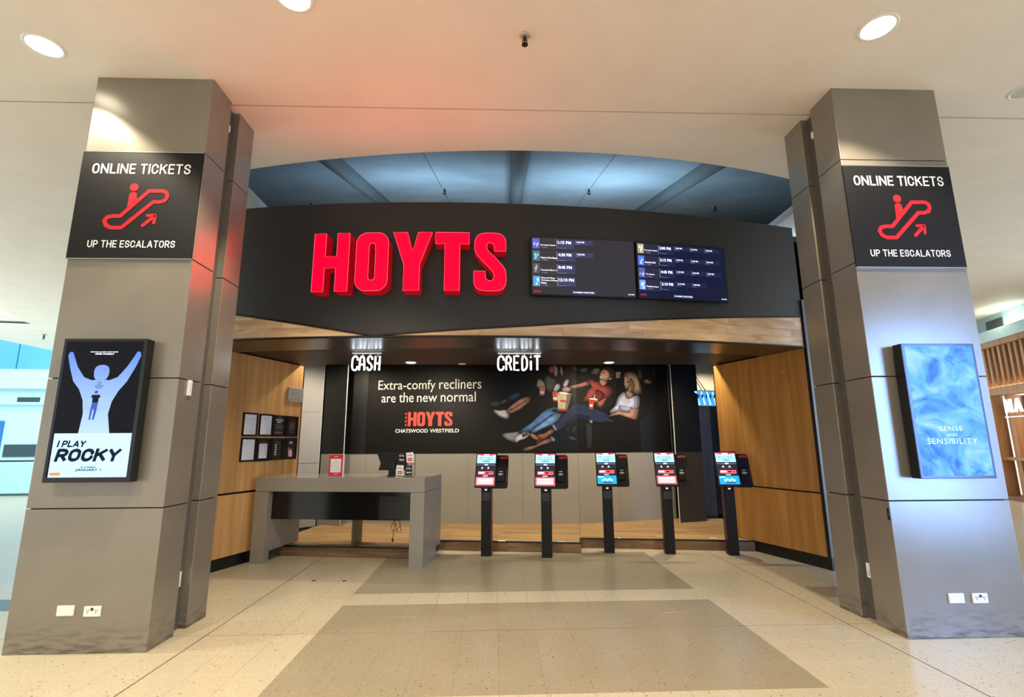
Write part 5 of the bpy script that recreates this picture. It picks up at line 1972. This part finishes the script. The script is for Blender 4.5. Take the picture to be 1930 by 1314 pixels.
# ================================================================== FAR RIGHT: TIMBER SHOPFRONT
t = thing('timber_shopfront', 'slatted timber shopfront at the far right with glowing fins', 'shopfront', (13.37, 13.05, 0), R(-108))
M_slat = wood('slat_timber', (168, 120, 80), (208, 162, 118), 'Z', 0.5)
M_slatd = wood('slat_backing', (112, 70, 44), (146, 98, 64), 'Z', 0.6)
box('bulkhead', -0.6, 4.5, -.25, .5, 4.02, 4.30, M_bgwhite, t)
box('bulkhead_recess', -0.6, 4.5, .05, .5, 4.30, CZ - .001, mat('recess_teal', (150, 172, 172), 0.6), t)
box('vent_slot', 0.35, 1.0, .02, .06, 4.38, 4.62, M_dark, t)
box('header_beam', -0.2, 4.5, -.22, .2, 3.88, 4.02, M_slat, t)
box('fin_backing', -0.2, 4.5, .12, .2, 2.86, 3.88, M_slatd, t)
for k in range(13):
    x = -0.15 + k * .21
    box('timber_fin', x, x + .085, -.14, .12, 2.86, 3.88, M_slat, t)
    box('fin_light', x + .095, x + .20, -.10, .05, 2.835, 2.85, glow('fin_glow', (255, 214, 160), 5.0), t)
box('lower_beam', -0.2, 4.5, -.22, .2, 2.64, 2.83, M_slat, t)
box('post', -0.2, 0.06, -.2, .25, 0.08, 2.64, M_slat, t)
box('post', 0.40, 0.58, .1, .35, 0.08, 2.64, M_slat, t)
box('rail', 0.06, 4.5, .0, .2, 0.98, 1.06, M_slat, t)
box('base_rail', -0.2, 4.5, -.2, .3, 0.0, .10, M_slatd, t)
box('rear_lining', -0.2, 4.5, .5, .56, 0.0, 2.64, M_slatd, t)
mb = MB()
s0 = 0.62
for q in range(2):
    poly = [(0, 0), (.07, 0), (.07, .24), (.19, .0), (.26, 0), (.26, .34), (.19, .34), (.19, .10), (.07, .34), (0, .34)] if q == 0 else [(0, 0), (.07, 0), (.10, .09), (.19, .09), (.22, 0), (.29, 0), (.18, .34), (.11, .34)]
    if q == 0:
        poly = [(.26 - a, c) for a, c in poly][::-1]
    mb.prism([(s0 + q * .34 + a, 2.18 + c) for a, c in poly], -.06, -.02)
mb.build('sign_lettering', glow('shop_neon', (206, 226, 255), 1.3), t)
box('sign_bar', s0 - .05, 2.2, -.06, -.02, 2.06, 2.08, glow('shop_neon', (206, 226, 255), 1.3), t)
lamp('shopfront_glow', 'AREA', (12.6, 11.2, 2.3), 10, (1.0, 0.8, 0.55), (13.2, 12.0, 1.6), 0.6, 0.6)  # added lamp without a fitting, lighting the shopfront
t = thing('smoke_detector', 'small white smoke detector in the far right ceiling', 'detector', (12.95, 12.9, CZ), 0)
mb = MB()
mb.lathe([(.001, -.07), (.08, -.065), (.10, -.03), (.14, -.02), (.14, 0)], 20)
mb.build('detector_body', mat('detector_grey', (176, 176, 170), 0.5), t, smooth=True)
mb = MB()
mb.lathe([(.001, -.085), (.03, -.08), (.03, -.066)], 12)
mb.build('detector_tip', M_dark, t)
